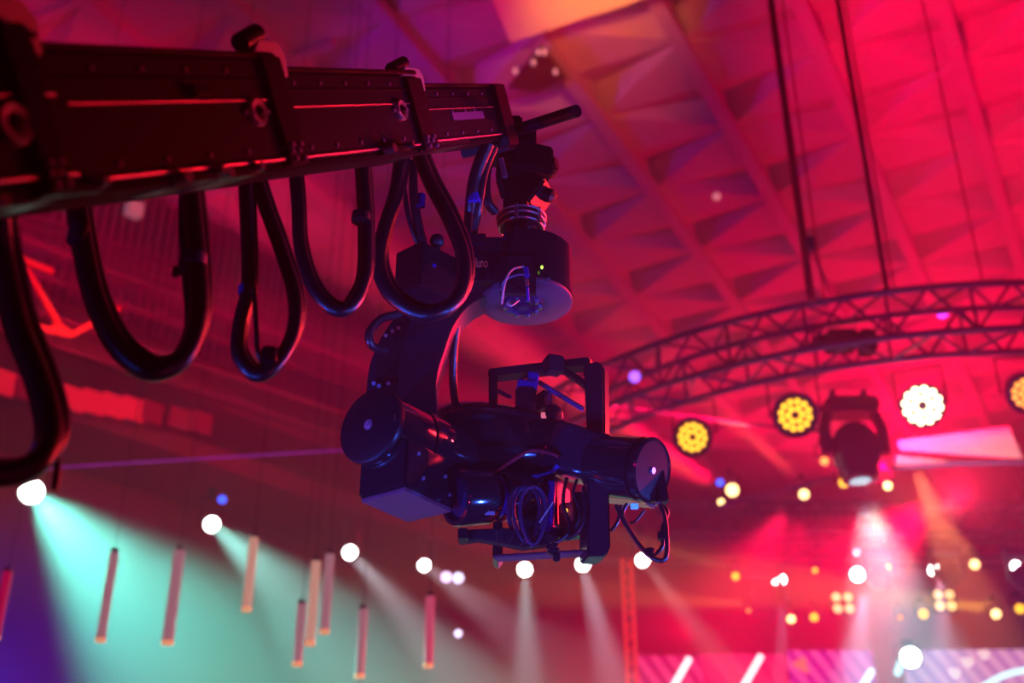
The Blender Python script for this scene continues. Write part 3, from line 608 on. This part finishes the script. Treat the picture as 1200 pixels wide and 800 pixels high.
bundle('widest black cable loop, second from the crane base, with a small clip', [(l2, .016), (shift(l2, 7, -9, .03), .013), (shift(l2, -5, 3, .05), .012), ([(218, 208, 2.2), (217, 270, 2.2), (222, 330, 2.2), (224, 385, 2.2), (205, 425, 2.2), (180, 438, 2.2), (150, 425, 2.2)], .012)], [(226, 305, 2.17, .030, .012, mat('dull_blue_tape', (.01, .012, .05), .5)), (210, 317, 2.15, .010, .006, BLK), (206, 318, 2.14, .007, .010, BLK), (92, 275, 2.11, .022, .02, mat('dull_blue_tape', (0, 0, 0)))])
l3 = [(287, 208, 2.45), (290, 270, 2.45), (291, 335, 2.45), (281, 380, 2.46), (280, 415, 2.46), (298, 438, 2.47), (320, 430, 2.47), (342, 395, 2.48), (346, 350, 2.48), (330, 295, 2.48), (312, 245, 2.48), (300, 208, 2.48)]
bundle('teardrop cable loop with a blue taped joint, third from the crane base', [(l3, .014), (shift(l3, 5, -4, .025), .011), ([(297, 335, 2.44), (300, 380, 2.44), (302, 412, 2.44), (308, 424, 2.46)], .006)], [(287, 340, 2.45, .016, .01, TAPE), (296, 340, 2.44, .008, .008, ALU), (316, 418, 2.46, .022, .018, BLK)])
l4 = [(345, 190, 2.7), (349, 240, 2.7), (352, 290, 2.7), (366, 335, 2.7), (390, 362, 2.71), (412, 358, 2.72), (428, 325, 2.73), (430, 270, 2.74), (428, 220, 2.74), (425, 180, 2.74)]
bundle('smooth U shaped cable loop, fourth from the crane base', [(l4, .014), (shift(l4, 4, -5, .02), .011), (shift(l4[5:], -5, 0, .03), .011)], [(423, 255, 2.72, .026, .012, SAT)])
l5 = [(470, 182, 2.95), (464, 225, 2.93), (450, 270, 2.9), (444, 310, 2.9), (458, 345, 2.9), (490, 367, 2.9), (520, 363, 2.9), (541, 340, 2.92), (543, 300, 2.94), (526, 255, 2.96), (505, 215, 2.98), (490, 178, 3.0)]
bundle('thickest cable loop, in front of the pan housing', [(l5, .017), (shift(l5, 5, -5, .03), .014), (shift(l5, -3, 2, .04), .011)], [(493, 235, 2.97, .014, .02, BLUM)])
bundle('pair of thin cables dropping behind the thickest loop', [([(470, 190, 3.3), (478, 250, 3.3), (492, 292, 3.35)], .009), ([(484, 190, 3.3), (486, 240, 3.3), (497, 290, 3.35)], .012)])
bundle('thick cable bundle dropping from the crane tip beside the neck', [([(572, 168, 3.2), (558, 205, 3.25), (553, 240, 3.3), (550, 284, 3.4)], .018), ([(580, 170, 3.22), (568, 200, 3.25), (560, 245, 3.3), (553, 284, 3.4)], .012)], [(549, 262, 3.26, .012, .04, BLK), (556, 232, 3.28, .022, .02, TAPE)])
bundle('straight cable running down beside the curved neck to the carbon shell', [([(536, 372, 3.5), (532, 410, 3.55), (531, 445, 3.6), (534, 474, 3.62)], .011)])
bundle('small side loop of cable on the curved neck', [([(468, 368, 3.4), (446, 374, 3.36), (433, 390, 3.34), (436, 405, 3.36), (452, 410, 3.42)], .011)])
# ------------------------------------------------------------------ stabilised head
YN = 3.5
hd = thing('stabilised_head', P(612, 175, YN), 'black gyro stabilised camera mount hanging from the crane tip', 'camera mount')
def hb_(name, px0, px1, py0, py1, Y, dep, m=SAT, bevel=.008, rz=0, ry=0, par=None, label=None):
    c = (P(px0, py0, Y) + P(px1, py1, Y)) / 2; sx = abs(P(px1, py0, Y).x - P(px0, py0, Y).x); sz = abs(P(px0, py0, Y).z - P(px0, py1, Y).z)
    M = Matrix.Rotation(R(rz), 3, 'Z') @ Matrix.Rotation(R(ry), 3, 'Y')
    return MB().box(c, sx, dep, sz, M @ V((1, 0, 0)), M @ V((0, 1, 0)), M @ V((0, 0, 1))).build(name, m, par or hd, bevel, label=label)
hb_('mounting_bracket', 566, 612, 150, 182, YN, .16, SAT)
hb_('mounting_bracket', 604, 628, 160, 186, YN - .02, .18, BLK)
hb_('levelling_motor', 588, 642, 180, 212, YN - .02, .16, BLK, .01, rz=20)
c = P(645, 195, YN - .03)
MB().lathe(c - V((.02, 0, 0)), V((.9, -.35, .0)), [(0, .045), (.02, .048), (.022, .036), (.035, .036), (.036, .026), (.045, .024), (.045, .001)], 20).build('adjuster_knob', BLK, hd)
hb_('joint_block', 608, 640, 213, 243, YN - .02, .12, BLK, .008, rz=-20, ry=38)
MB().lathe(P(640, 228, YN - .04), V((.8, -.3, -.5)), [(0, .026), (.03, .024), (.032, .018), (.04, .001)], 16).build('adjuster_knob', BLK, hd)
hb_('joint_block', 590, 616, 205, 255, YN, .10, SAT, .01)
MB().tube(spline([P(577, 178, 3.4), P(570, 205, 3.38), P(571, 235, 3.38), P(580, 248, 3.42)]), .016, 10).build('side_handle', SAT, hd)
MB().tube(spline([P(588, 178, 3.42), P(584, 205, 3.4), P(590, 232, 3.42)]), .009, 8).build('hose', SAT, hd)
MB().cyl(P(587, 186, 3.36), P(592, 207, 3.36), .010, n=10).build('valve_stem', mat('pink_steel', (.7, .25, .35), .3, .8), hd)
nk = P(611, 262, YN)
MB().lathe(nk + V((0, 0, .06)), V((0, 0, -1)), [(0, .05), (.03, .06), (.035, .075), (.05, .078), (.052, .06), (.07, .06), (.072, .072), (.085, .070), (.087, .055), (.16, .055), (.18, .07), (.19, .07)], 28).build('neck', BLK, hd)
steel = mat('coil_steel', (.75, .5, .55), .25, .95)
for dz, rr in ((.02, .085), (0, .082), (-.022, .076)):
    MB().tube([nk + V((rr * math.cos(a_ / 28 * 2 * math.pi), rr * math.sin(a_ / 28 * 2 * math.pi), dz)) for a_ in range(28)], .005, 6, closed=True).build('spring_ring', steel, hd)
for k in range(6):
    a_ = k * 1.05 + .3; MB().cyl(nk + V((.082 * math.cos(a_), .082 * math.sin(a_), -.03)), nk + V((.082 * math.cos(a_), .082 * math.sin(a_), .03)), .007, n=8).build('connector_plug', steel, hd)
# pan housing
pc = P(616, 352, YN); zt = P(620, 296, YN).z; rp_ = .160
def pan_outline(z):
    pts = []
    for k in range(25):
        a_ = R(-118 + k * 236 / 24); pts.append(V((pc.x + rp_ * math.cos(a_) * 1.0, YN + rp_ * math.sin(a_), z)))
    return pts
ph = MB().rings([pan_outline(pc.z), pan_outline(zt)]).build('pan_housing', GLO, hd, .006)
MB().lathe(V((pc.x, YN, pc.z)), V((0, 0, -1)), [(0, .001), (0, .158), (.010, .158), (.016, .148), (.012, .075), (.012, .001)], 40).build('bottom_plate', PLATE, hd)
MB().lathe(V((pc.x - .01, YN, pc.z - .012)), V((0, 0, -1)), [(0, .07), (.014, .068), (.016, .05), (.004, .045), (.004, .02), (.02, .018), (.02, .001)], 28).build('slip_ring', mat('slip_ring_metal', (.03, .02, .08), .25, .6), hd)
b = MB()
for k in range(10):
    a_ = k * .628; b.cyl(V((pc.x - .01 + .058 * math.cos(a_), YN + .058 * math.sin(a_), pc.z - .034)), V((pc.x - .01 + .058 * math.cos(a_), YN + .058 * math.sin(a_), pc.z - .02)), .007, n=8)
b.build('slip_ring_screws', ALU, hd)
hb_('front_recess', 586, 628, 302, 345, YN - .15, .03, SAT, .004)
for pts, m in (([(588, 356, 3.28), (592, 330, 3.24), (600, 316, 3.26), (614, 312, 3.34)], 'grey_wire'), ([(594, 355, 3.28), (599, 358, 3.28), (608, 352, 3.3)], 'grey_wire'), ([(618, 322, 3.3), (605, 322, 3.3), (590, 330, 3.32), (587, 340, 3.32)], 'dark_wire')):
    MB().tube(spline([P(*q_) for q_ in pts]), .0035, 6).build('wire', mat(m, (.35, .2, .22) if m == 'grey_wire' else (.1, .05, .12), .4), hd)
MB().cyl(P(616, 314, 3.3), P(618, 324, 3.3), .008, n=10).build('connector_plug', BLUM, hd); MB().cyl(P(617, 327, 3.3), P(618, 334, 3.3), .006, n=10).build('connector_plug', steel, hd); MB().cyl(P(618, 336, 3.3), P(619, 352, 3.36), .005, n=10).build('connector_plug', BLUM, hd)
MB().sphere(P(635, 313, 3.33), .0045, 10, 6, (1, 1, 1.5)).build('status_light', mat('green_led', (.3, .8, .1), .3, emit=(.45, 1, .05), es=2), hd, label='tiny green status light')
hb_('housing_block', 541, 590, 293, 343, YN - .06, .17, SAT, .004)
hb_('housing_block', 533, 570, 289, 300, YN - .08, .17, SAT, .003)
eb = MB(); e0, e1, e2 = P(464, 300, 3.30), P(494, 291, 3.22), P(541, 292, 3.34)
zb_ = P(494, 333, 3.22).z
for q_ in (e0, e1, e2): pass
ztop = (e0.z + e1.z + e2.z) / 3
eb.prism([V((e0.x, e0.y, zb_ + .003)), V((e1.x, e1.y, zb_)), V((e2.x, e2.y, zb_)), V((e2.x - .02, e2.y + .12, zb_)), V((e0.x + .04, e0.y + .16, zb_))], V((0, 0, ztop - zb_)))
eb.build('electronics_box', BLK, hd, .004)
MB().sphere(P(512, 282, 3.27), .024, 14, 8).build('antenna_knob', SAT, hd); MB().cyl(P(512, 286, 3.27), P(512, 292, 3.27), .012, n=10).build('antenna_knob', SAT, hd)
MB().cyl(P(509, 311, 3.22), P(509, 311, 3.2), .006, n=10).build('socket', BLUM, hd)
# worn maker's mark on the housing block
fc = bpy.data.curves.new('maker_mark', 'FONT'); fc.body = 'luno'; fc.size = .042; fc.extrude = .0008
fo = bpy.data.objects.new('maker_mark', fc); C.objects.link(fo)
fp = P(557, 313, YN - .06 - .087)
fo.parent = hd; fo.location = fp - hd.location; fo.rotation_euler = (R(90), 0, 0); fo.scale = (.55, 1.25, 1); fc.materials.append(LOGO)
bpy.context.view_layer.update()
tm_ = bpy.data.meshes.new_from_object(fo.evaluated_get(bpy.context.evaluated_depsgraph_get())); fm = bpy.data.objects.new('maker_lettering', tm_); C.objects.link(fm); fm.parent = hd; fm.location = fo.location; fm.rotation_euler = fo.rotation_euler; fm.scale = fo.scale; bpy.data.objects.remove(fo)
# curved neck arm
def outline(pts, Y0, dY, n=4):
    return [P(x, y, Y0) for x, y in pts]
def smoothpoly(pts, k=4):
    out = []; n_ = len(pts)
    for i in range(n_):
        p0, p1, p2, p3 = [V((*pts[(i + j) % n_], 0)) for j in (-1, 0, 1, 2)]
        for j in range(k):
            t = j / k; q_ = .5 * ((2 * p1) + (p2 - p0) * t + (2 * p0 - 5 * p1 + 4 * p2 - p3) * t * t + (3 * p1 - p0 - 3 * p2 + p3) * t ** 3); out.append((q_.x, q_.y))
    return out
npts = [(592, 338), (572, 345), (548, 359), (531, 382), (520, 412), (511, 445), (508, 500), (470, 504), (466, 445), (470, 410), (482, 375), (500, 350), (530, 336)]
MB().prism([P(x, y, YN - .06) for x, y in smoothpoly(npts, 3)], V((0, .12, 0))).build('neck_arm', SAT, hd, .004, smooth=30)
npts2 = [(500, 345), (505, 372), (478, 420), (470, 500), (431, 500), (431, 440), (440, 408), (456, 380), (478, 355)]
MB().prism([P(x, y, YN - .02) for x, y in smoothpoly(npts2, 3)], V((0, .12, 0))).build('neck_arm', SAT, hd, .004, smooth=30)
for x, y in ((438, 449), (444, 452), (455, 449), (452, 393), (460, 388), (467, 384)):
    MB().cyl(P(x, y, YN - .02), P(x, y, YN - .035), .007, n=10).build('neck_bolt', steel if y < 400 else BOLT, hd)
# roll motor
az = R(35); rd = V((math.sin(az), math.cos(az), 0)); rs_ = V((math.cos(az), -math.sin(az), 0))
A0 = P(435, 499, 3.28); rr = .118
MB().lathe(A0, rd, [(-.012, .001), (-.012, rr * .9), (-.006, rr), (0, rr * 1.02), (.012, rr * 1.02), (.014, rr * .97)], 48).build('motor_cap', BLK, hd)
MB().lathe(A0, rd, [(.014, rr * .97), (.016, rr), (.165, rr), (.168, rr * .96), (.172, rr * .96), (.175, rr * 1.03), (.36, rr * 1.08), (.40, rr * 1.0)], 48).build('roll_motor', GLO, hd)
MB().lathe(A0 - rd * .012, -rd, [(-.002, .016), (.003, .016), (.004, .009), (.006, .008), (.006, .001)], 16).build('centre_screw', BOLT, hd)
MB().cyl(A0 + rs_ * (rr * .88) + V((0, 0, .005)) - rd * .014, A0 + rs_ * (rr * .88) + V((0, 0, -.012)) - rd * .014, .003, n=6).build('side_screw', ALU, hd)
sk = A0 + rd * .14 + rs_ * .035 + V((0, 0, -.135)); MB().box(sk, rr * 1.55, .24, .15, rs_, rd).build('motor_foot', GLO, hd, .008)
MB().box(sk + V((0, 0, -.081)), rr * 1.45, .22, .012, rs_, rd).build('foot_plate', PLATE, hd, .003)
b = MB()
for dx, dz in ((.04, .04), (.14, .01), (.06, -.03), (.16, -.04)):
    q_ = sk + rd * (dx * 1.3 - .12) + rs_ * rr * .775 + V((0, 0, dz)); b.cyl(q_, q_ + rs_ * .005, .006, n=8)
b.build('foot_screws', BOLT, hd)['kind'] = 'stuff'
# roll arm: carbon shell tapering into a squared tube, then the tilt motor
def loft(secs, up=V((0, 0, 1)), n=40):      # secs: centre, half width, half height, exponent
    rs = []
    for i, (c, a_, b_, e) in enumerate(secs):
        t = secs[min(i + 1, len(secs) - 1)][0] - secs[max(i - 1, 0)][0]; d, s, u = frame(t, up)
        r_ = []
        for k in range(n):
            th = 2 * math.pi * k / n; cx, sx_ = math.cos(th), math.sin(th)
            r_.append(c + s * a_ * math.copysign(abs(cx) ** (2 / e), cx) + u * b_ * math.copysign(abs(sx_) ** (2 / e), sx_))
        rs.append(r_)
    return MB().rings(rs)
B = lambda x, y, Y: P(x, y, Y)
loft([(B(516, 526, 3.74), .10, .118, 2.2), (B(521, 525, 3.73), .13, .150, 2.2), (B(540, 523, 3.70), .14, .150, 2.2), (B(570, 521, 3.67), .14, .142, 2.3), (B(600, 521, 3.63), .13, .125, 2.4), (B(625, 522, 3.60), .115, .108, 2.6), (B(645, 524, 3.575), .10, .09, 3), (B(655, 526, 3.565), .088, .078, 3.2), (B(659, 527, 3.56), .07, .06, 3.2)]).build('roll_arm_shell', CARB, hd, smooth=50)
MB().tube(spline([P(515, 576, 3.60), P(545, 570, 3.56), P(575, 556, 3.50), (P(600, 540, 3.47)), P(622, 528, 3.47), P(645, 531, 3.46), P(655, 535, 3.46)], 8), .006, 8).build('shell_seam', mat('red_glint_seam', (.35, .03, .05), .2, .5), hd)  # seam coloured with the red light it reflects
MB().tube(spline([P(520, 578, 3.63), P(560, 571, 3.58), P(600, 562, 3.53), P(640, 555, 3.49), P(655, 545, 3.47)], 8), .008, 8).build('shell_edge_glint', mat('blue_glint_rim', (.03, .08, .5), .2, .7), hd)  # blue reflection along the shell edge, laid on as a coloured tube
loft([(B(656, 526, 3.565), .080, .082, 5), (B(662, 528, 3.555), .088, .088, 6), (B(690, 536, 3.50), .082, .082, 6), (B(716, 543, 3.46), .078, .078, 6), (B(720, 544, 3.455), .06, .06, 6)]).build('squared_tube', mat('dark_grey_gloss', (.018, .012, .022), .2, .3, coat=.5), hd, smooth=50)
MB().tube([P(658, 520, 3.47), P(716, 541, 3.38)], .0045, 6).build('tube_trim', rail, hd)
T0, T1 = P(700, 545, 3.48), P(764, 551, 3.36); td = (T1 - T0).normalized()
rt = .098; LT = (T1 - T0).length
MB().lathe(T0, td, [(0, rt * .8), (.01, rt * 1.0), (LT - .03, rt * 1.02), (LT - .028, rt * .97), (LT - .02, rt * .97), (LT - .018, rt * 1.03), (LT, rt * 1.02), (LT + .006, rt * .94), (LT + .002, rt * .90), (LT + .002, .001)], 48).build('tilt_motor', GLO, hd)
MB().lathe(T1 + td * .002, td, [(0, .011), (.005, .010), (.005, .001)], 16).build('centre_screw', BOLT, hd)
dd_, s1, u1 = frame(td)
MB().box(T0 + td * LT * .45 - s1 * .06 - u1 * .07, LT * .95, .10, .05, td, s1, u1).build('cable_guard', GLO, hd, .012)
hb_('rear_plate', 766, 778, 528, 590, 3.42, .05, BLK, .005, ry=-6)
hb_('warning_tag', 739, 748, 590, 596, 3.37, .01, mat('cyan_tag', (.3, .6, .65), .4, emit=(.1, .6, .8), es=.3), .001)
# upper cage
cg = SAT
def cbar(name, pts, w_, h_, m=SAT, par=None, bev=.005, up=V((0, 1, 0))):
    mb = MB()
    for a_, b_ in zip(pts[:-1], pts[1:]): mb.bar(P(*a_), P(*b_), w_, h_, up)
    return mb.build(name, m, par or hd, bev)
cbar('cage_bar', [(578, 474, 3.62), (578, 440, 3.62)], .03, .06); cbar('cage_bar', [(575, 440, 3.62), (694, 426, 3.50)], .028, .06)
MB().prism([P(683, 426, 3.46), P(702, 422, 3.46), P(708, 432, 3.46), P(709, 520, 3.46), P(688, 520, 3.46)], V((.02, .05, 0))).build('cage_post', BLK, hd, .006)
cbar('cage_bar', [(577, 455, 3.66), (600, 466, 3.66)], .014, .014, BLUM); cbar('cage_bar', [(655, 430, 3.52), (688, 452, 3.48)], .02, .03)
hb_('clamp_block', 638, 659, 419, 437, 3.50, .06, SAT, .006, rz=20)
hb_('blue_clamp', 606, 630, 448, 457, 3.55, .05, BLUM, .006, ry=10); hb_('blue_clamp', 618, 631, 438, 450, 3.56, .04, BLUM, .004, ry=10)
cbar('support_rod', [(630, 447, 3.60), (684, 480, 3.50)], .016, .016, mat('violet_rod', (.22, .15, .5), .3, .6))
cbar('cage_bar', [(590, 437, 3.64), (628, 452, 3.60)], .014, .016, ALU)
MB().lathe(P(646, 487, 3.52), V((.5, -.9, 0)), [(0, .03), (.02, .034), (.024, .026), (.024, .001)], 20).build('focus_wheel', BLK, hd)
hb_('gyro_sensor', 604, 628, 458, 480, 3.56, .08, SAT, .008); hb_('gyro_sensor', 628, 642, 462, 482, 3.6, .08, BLK, .006, rz=30)
hb_('indicator_window', 634, 640, 484, 492, 3.5, .02, mat('salmon_lens', (.8, .3, .25), .3, emit=(1, .2, .12), es=.6), .002)
# lower cage
MB().prism([P(578, 610, 3.56), P(589, 610, 3.56), P(589, 650, 3.56), P(583, 657, 3.56), P(577, 652, 3.56)], V((0, .09, 0))).build('cage_post', BLUM if False else GLO, hd, .003)
cbar('cage_bar', [(580, 654, 3.56), (700, 647, 3.45)], .010, .05, PLATE)
MB().prism([P(689, 560, 3.40), P(714, 565, 3.40), P(716, 640, 3.40), P(711, 651, 3.40), P(688, 651, 3.40)], V((-.02, .09, 0))).build('cage_post', mat('dark_grey_gloss', (0, 0, 0)), hd, .006)
cbar('cage_bar', [(600, 634, 3.55), (690, 622, 3.45)], .03, .05, GLO)
# ------------------------------------------------------------------ the camera in the cage
br = thing('broadcast_camera', P(640, 640, 3.55), 'black broadcast camera slung inside the cage under the roll arm', 'camera')
def cb_(name, *a, **k): return hb_(name, *a, par=br, **k)
cb_('body', 615, 662, 566, 628, 3.62, .16, SAT, .012, rz=-20)
cb_('side_panel', 656, 676, 590, 632, 3.50, .03, REDP, .004, rz=-25)
cb_('vent_block', 676, 690, 580, 628, 3.52, .08, BLK, .006, rz=-25)
MB().sphere(P(664, 598, 3.475), .0035, 8, 6, (1, 1, 2)).build('status_light', mat('amber_led', (.8, .5, .1), .3, emit=(1, .55, .05), es=2), br)
cb_('top_handle', 600, 650, 556, 566, 3.6, .06, SAT, .01)
lc0, lc1 = P(628, 580, 3.58), P(532, 583, 3.42); ld = (lc1 - lc0).normalized(); LL = (lc1 - lc0).length
MB().lathe(lc0, ld, [(0, .075), (LL * .45, .078), (LL * .46, .066), (LL * .62, .066), (LL * .63, .085), (LL * .97, .088), (LL, .084), (LL, .07), (LL * .93, .060), (LL * .93, .001)], 36).build('lens', GLO, br)
MB().lathe(lc0 + ld * LL * .5, ld, [(0, .069), (.012, .070), (.012, .067)], 36).build('focus_ring', BLUM, br)
MB().lathe(lc0 + ld * LL * .94, ld, [(0, .06), (.006, .04), (.008, .001)], 24).build('front_glass', mat('glass_dark', (.01, .01, .03), .05, 0, coat=1), br)
cb_('lens_label', 568, 580, 599, 603, 3.42, .006, mat('label_grey', (.25, .15, .2), .5), .001)
mb = MB(); pts = [(537, 624), (540, 622), (552, 620), (590, 618), (640, 622), (655, 629), (640, 637), (612, 641), (590, 636), (560, 631), (538, 634)]
mb.prism([P(x, y, 3.42) for x, y in pts], V((0, .04, .0))).build('base_plate', SAT, br, .003)
b = MB()
for x, y in ((582, 621), (603, 624), (617, 627), (628, 630)): b.bar(P(x, y, 3.41), P(x - (0 if x < 590 else 6), y + 12, 3.41), .003, .003)
b.build('base_plate_edges', ALU, br)
cb_('plate_tip', 537, 549, 622, 634, 3.42, .06, BLK, .003)
cb_('lens_motor', 575, 600, 566, 584, 3.5, .06, SAT, .006, rz=15); cb_('lens_motor', 555, 572, 570, 580, 3.5, .06, BLK, .006)
MB().cyl(P(548, 574, 3.5), P(585, 580, 3.46), .010, n=12).build('follow_focus_rod', rail, br)
MB().cyl(P(540, 585, 3.52), P(540, 566, 3.52), .010, n=12).build('support_leg', ALUD, br)
cb_('blue_plate', 641, 650, 564, 620, 3.47, .02, BLUM, .003, rz=-20, ry=4); cb_('blue_plate', 632, 654, 620, 628, 3.47, .02, BLUM, .003, ry=-14)
cabm = mat('violet_cable', (.025, .008, .035), .4)
for cx, cy, rx, ry_, Y, r_, m in ((616, 605, 20, 36, 3.44, .007, cabm), (617, 603, 15, 32, 3.42, .006, cabm), (625, 604, 15, 34, 3.40, .006, cabm)):
    MB().tube([P(cx + rx * math.cos(a_ * .262) * (1 - .25 * math.sin(a_ * .262) * -1 * -1), cy + ry_ * math.sin(a_ * .262), Y) for a_ in range(24)], r_, 8, closed=True).build('coiled_cable', m, br)
for pts, r_ in (([(664, 560, 3.46), (660, 590, 3.44), (668, 620, 3.44), (652, 636, 3.44)], .006), ([(684, 570, 3.42), (686, 600, 3.4), (678, 622, 3.4), (664, 632, 3.42)], .006), ([(676, 562, 3.44), (672, 578, 3.42), (680, 600, 3.42), (674, 618, 3.42)], .005), ([(636, 560, 3.44), (628, 572, 3.42), (618, 578, 3.42)], .003)):
    MB().tube(spline([P(*q_) for q_ in pts]), r_, 8).build('cable', RUB, br)
MB().tube(spline([P(648, 588, 3.38), P(640, 600, 3.38), P(632, 612, 3.38)]), .0025, 6).build('bright_wire', ALU, br)
cb_('cable_knot', 640, 655, 636, 650, 3.40, .04, RUB, .01, ry=30); cb_('cable_knot', 648, 656, 646, 658, 3.4, .02, RUB, .004)
# dangling cables beyond the tilt motor
bundle('bundle of cables dangling under the tilt motor with a cable clamp', [([(722, 592, 3.4), (732, 612, 3.38), (752, 642, 3.36), (770, 656, 3.34), (781, 650, 3.34), (780, 610, 3.36), (774, 592, 3.38)], .007),
    ([(735, 590, 3.4), (730, 605, 3.4), (745, 632, 3.38), (762, 650, 3.36), (776, 640, 3.36), (776, 620, 3.36), (782, 600, 3.38), (772, 588, 3.38)], .006),
    ([(728, 592, 3.42), (724, 610, 3.42), (716, 622, 3.42)], .006), ([(755, 598, 3.42), (745, 610, 3.42), (738, 613, 3.42)], .004)], [(777, 628, 3.36, .017, .011, BLK), (762, 646, 3.35, .014, .008, BLK)], name='dangling_cables')
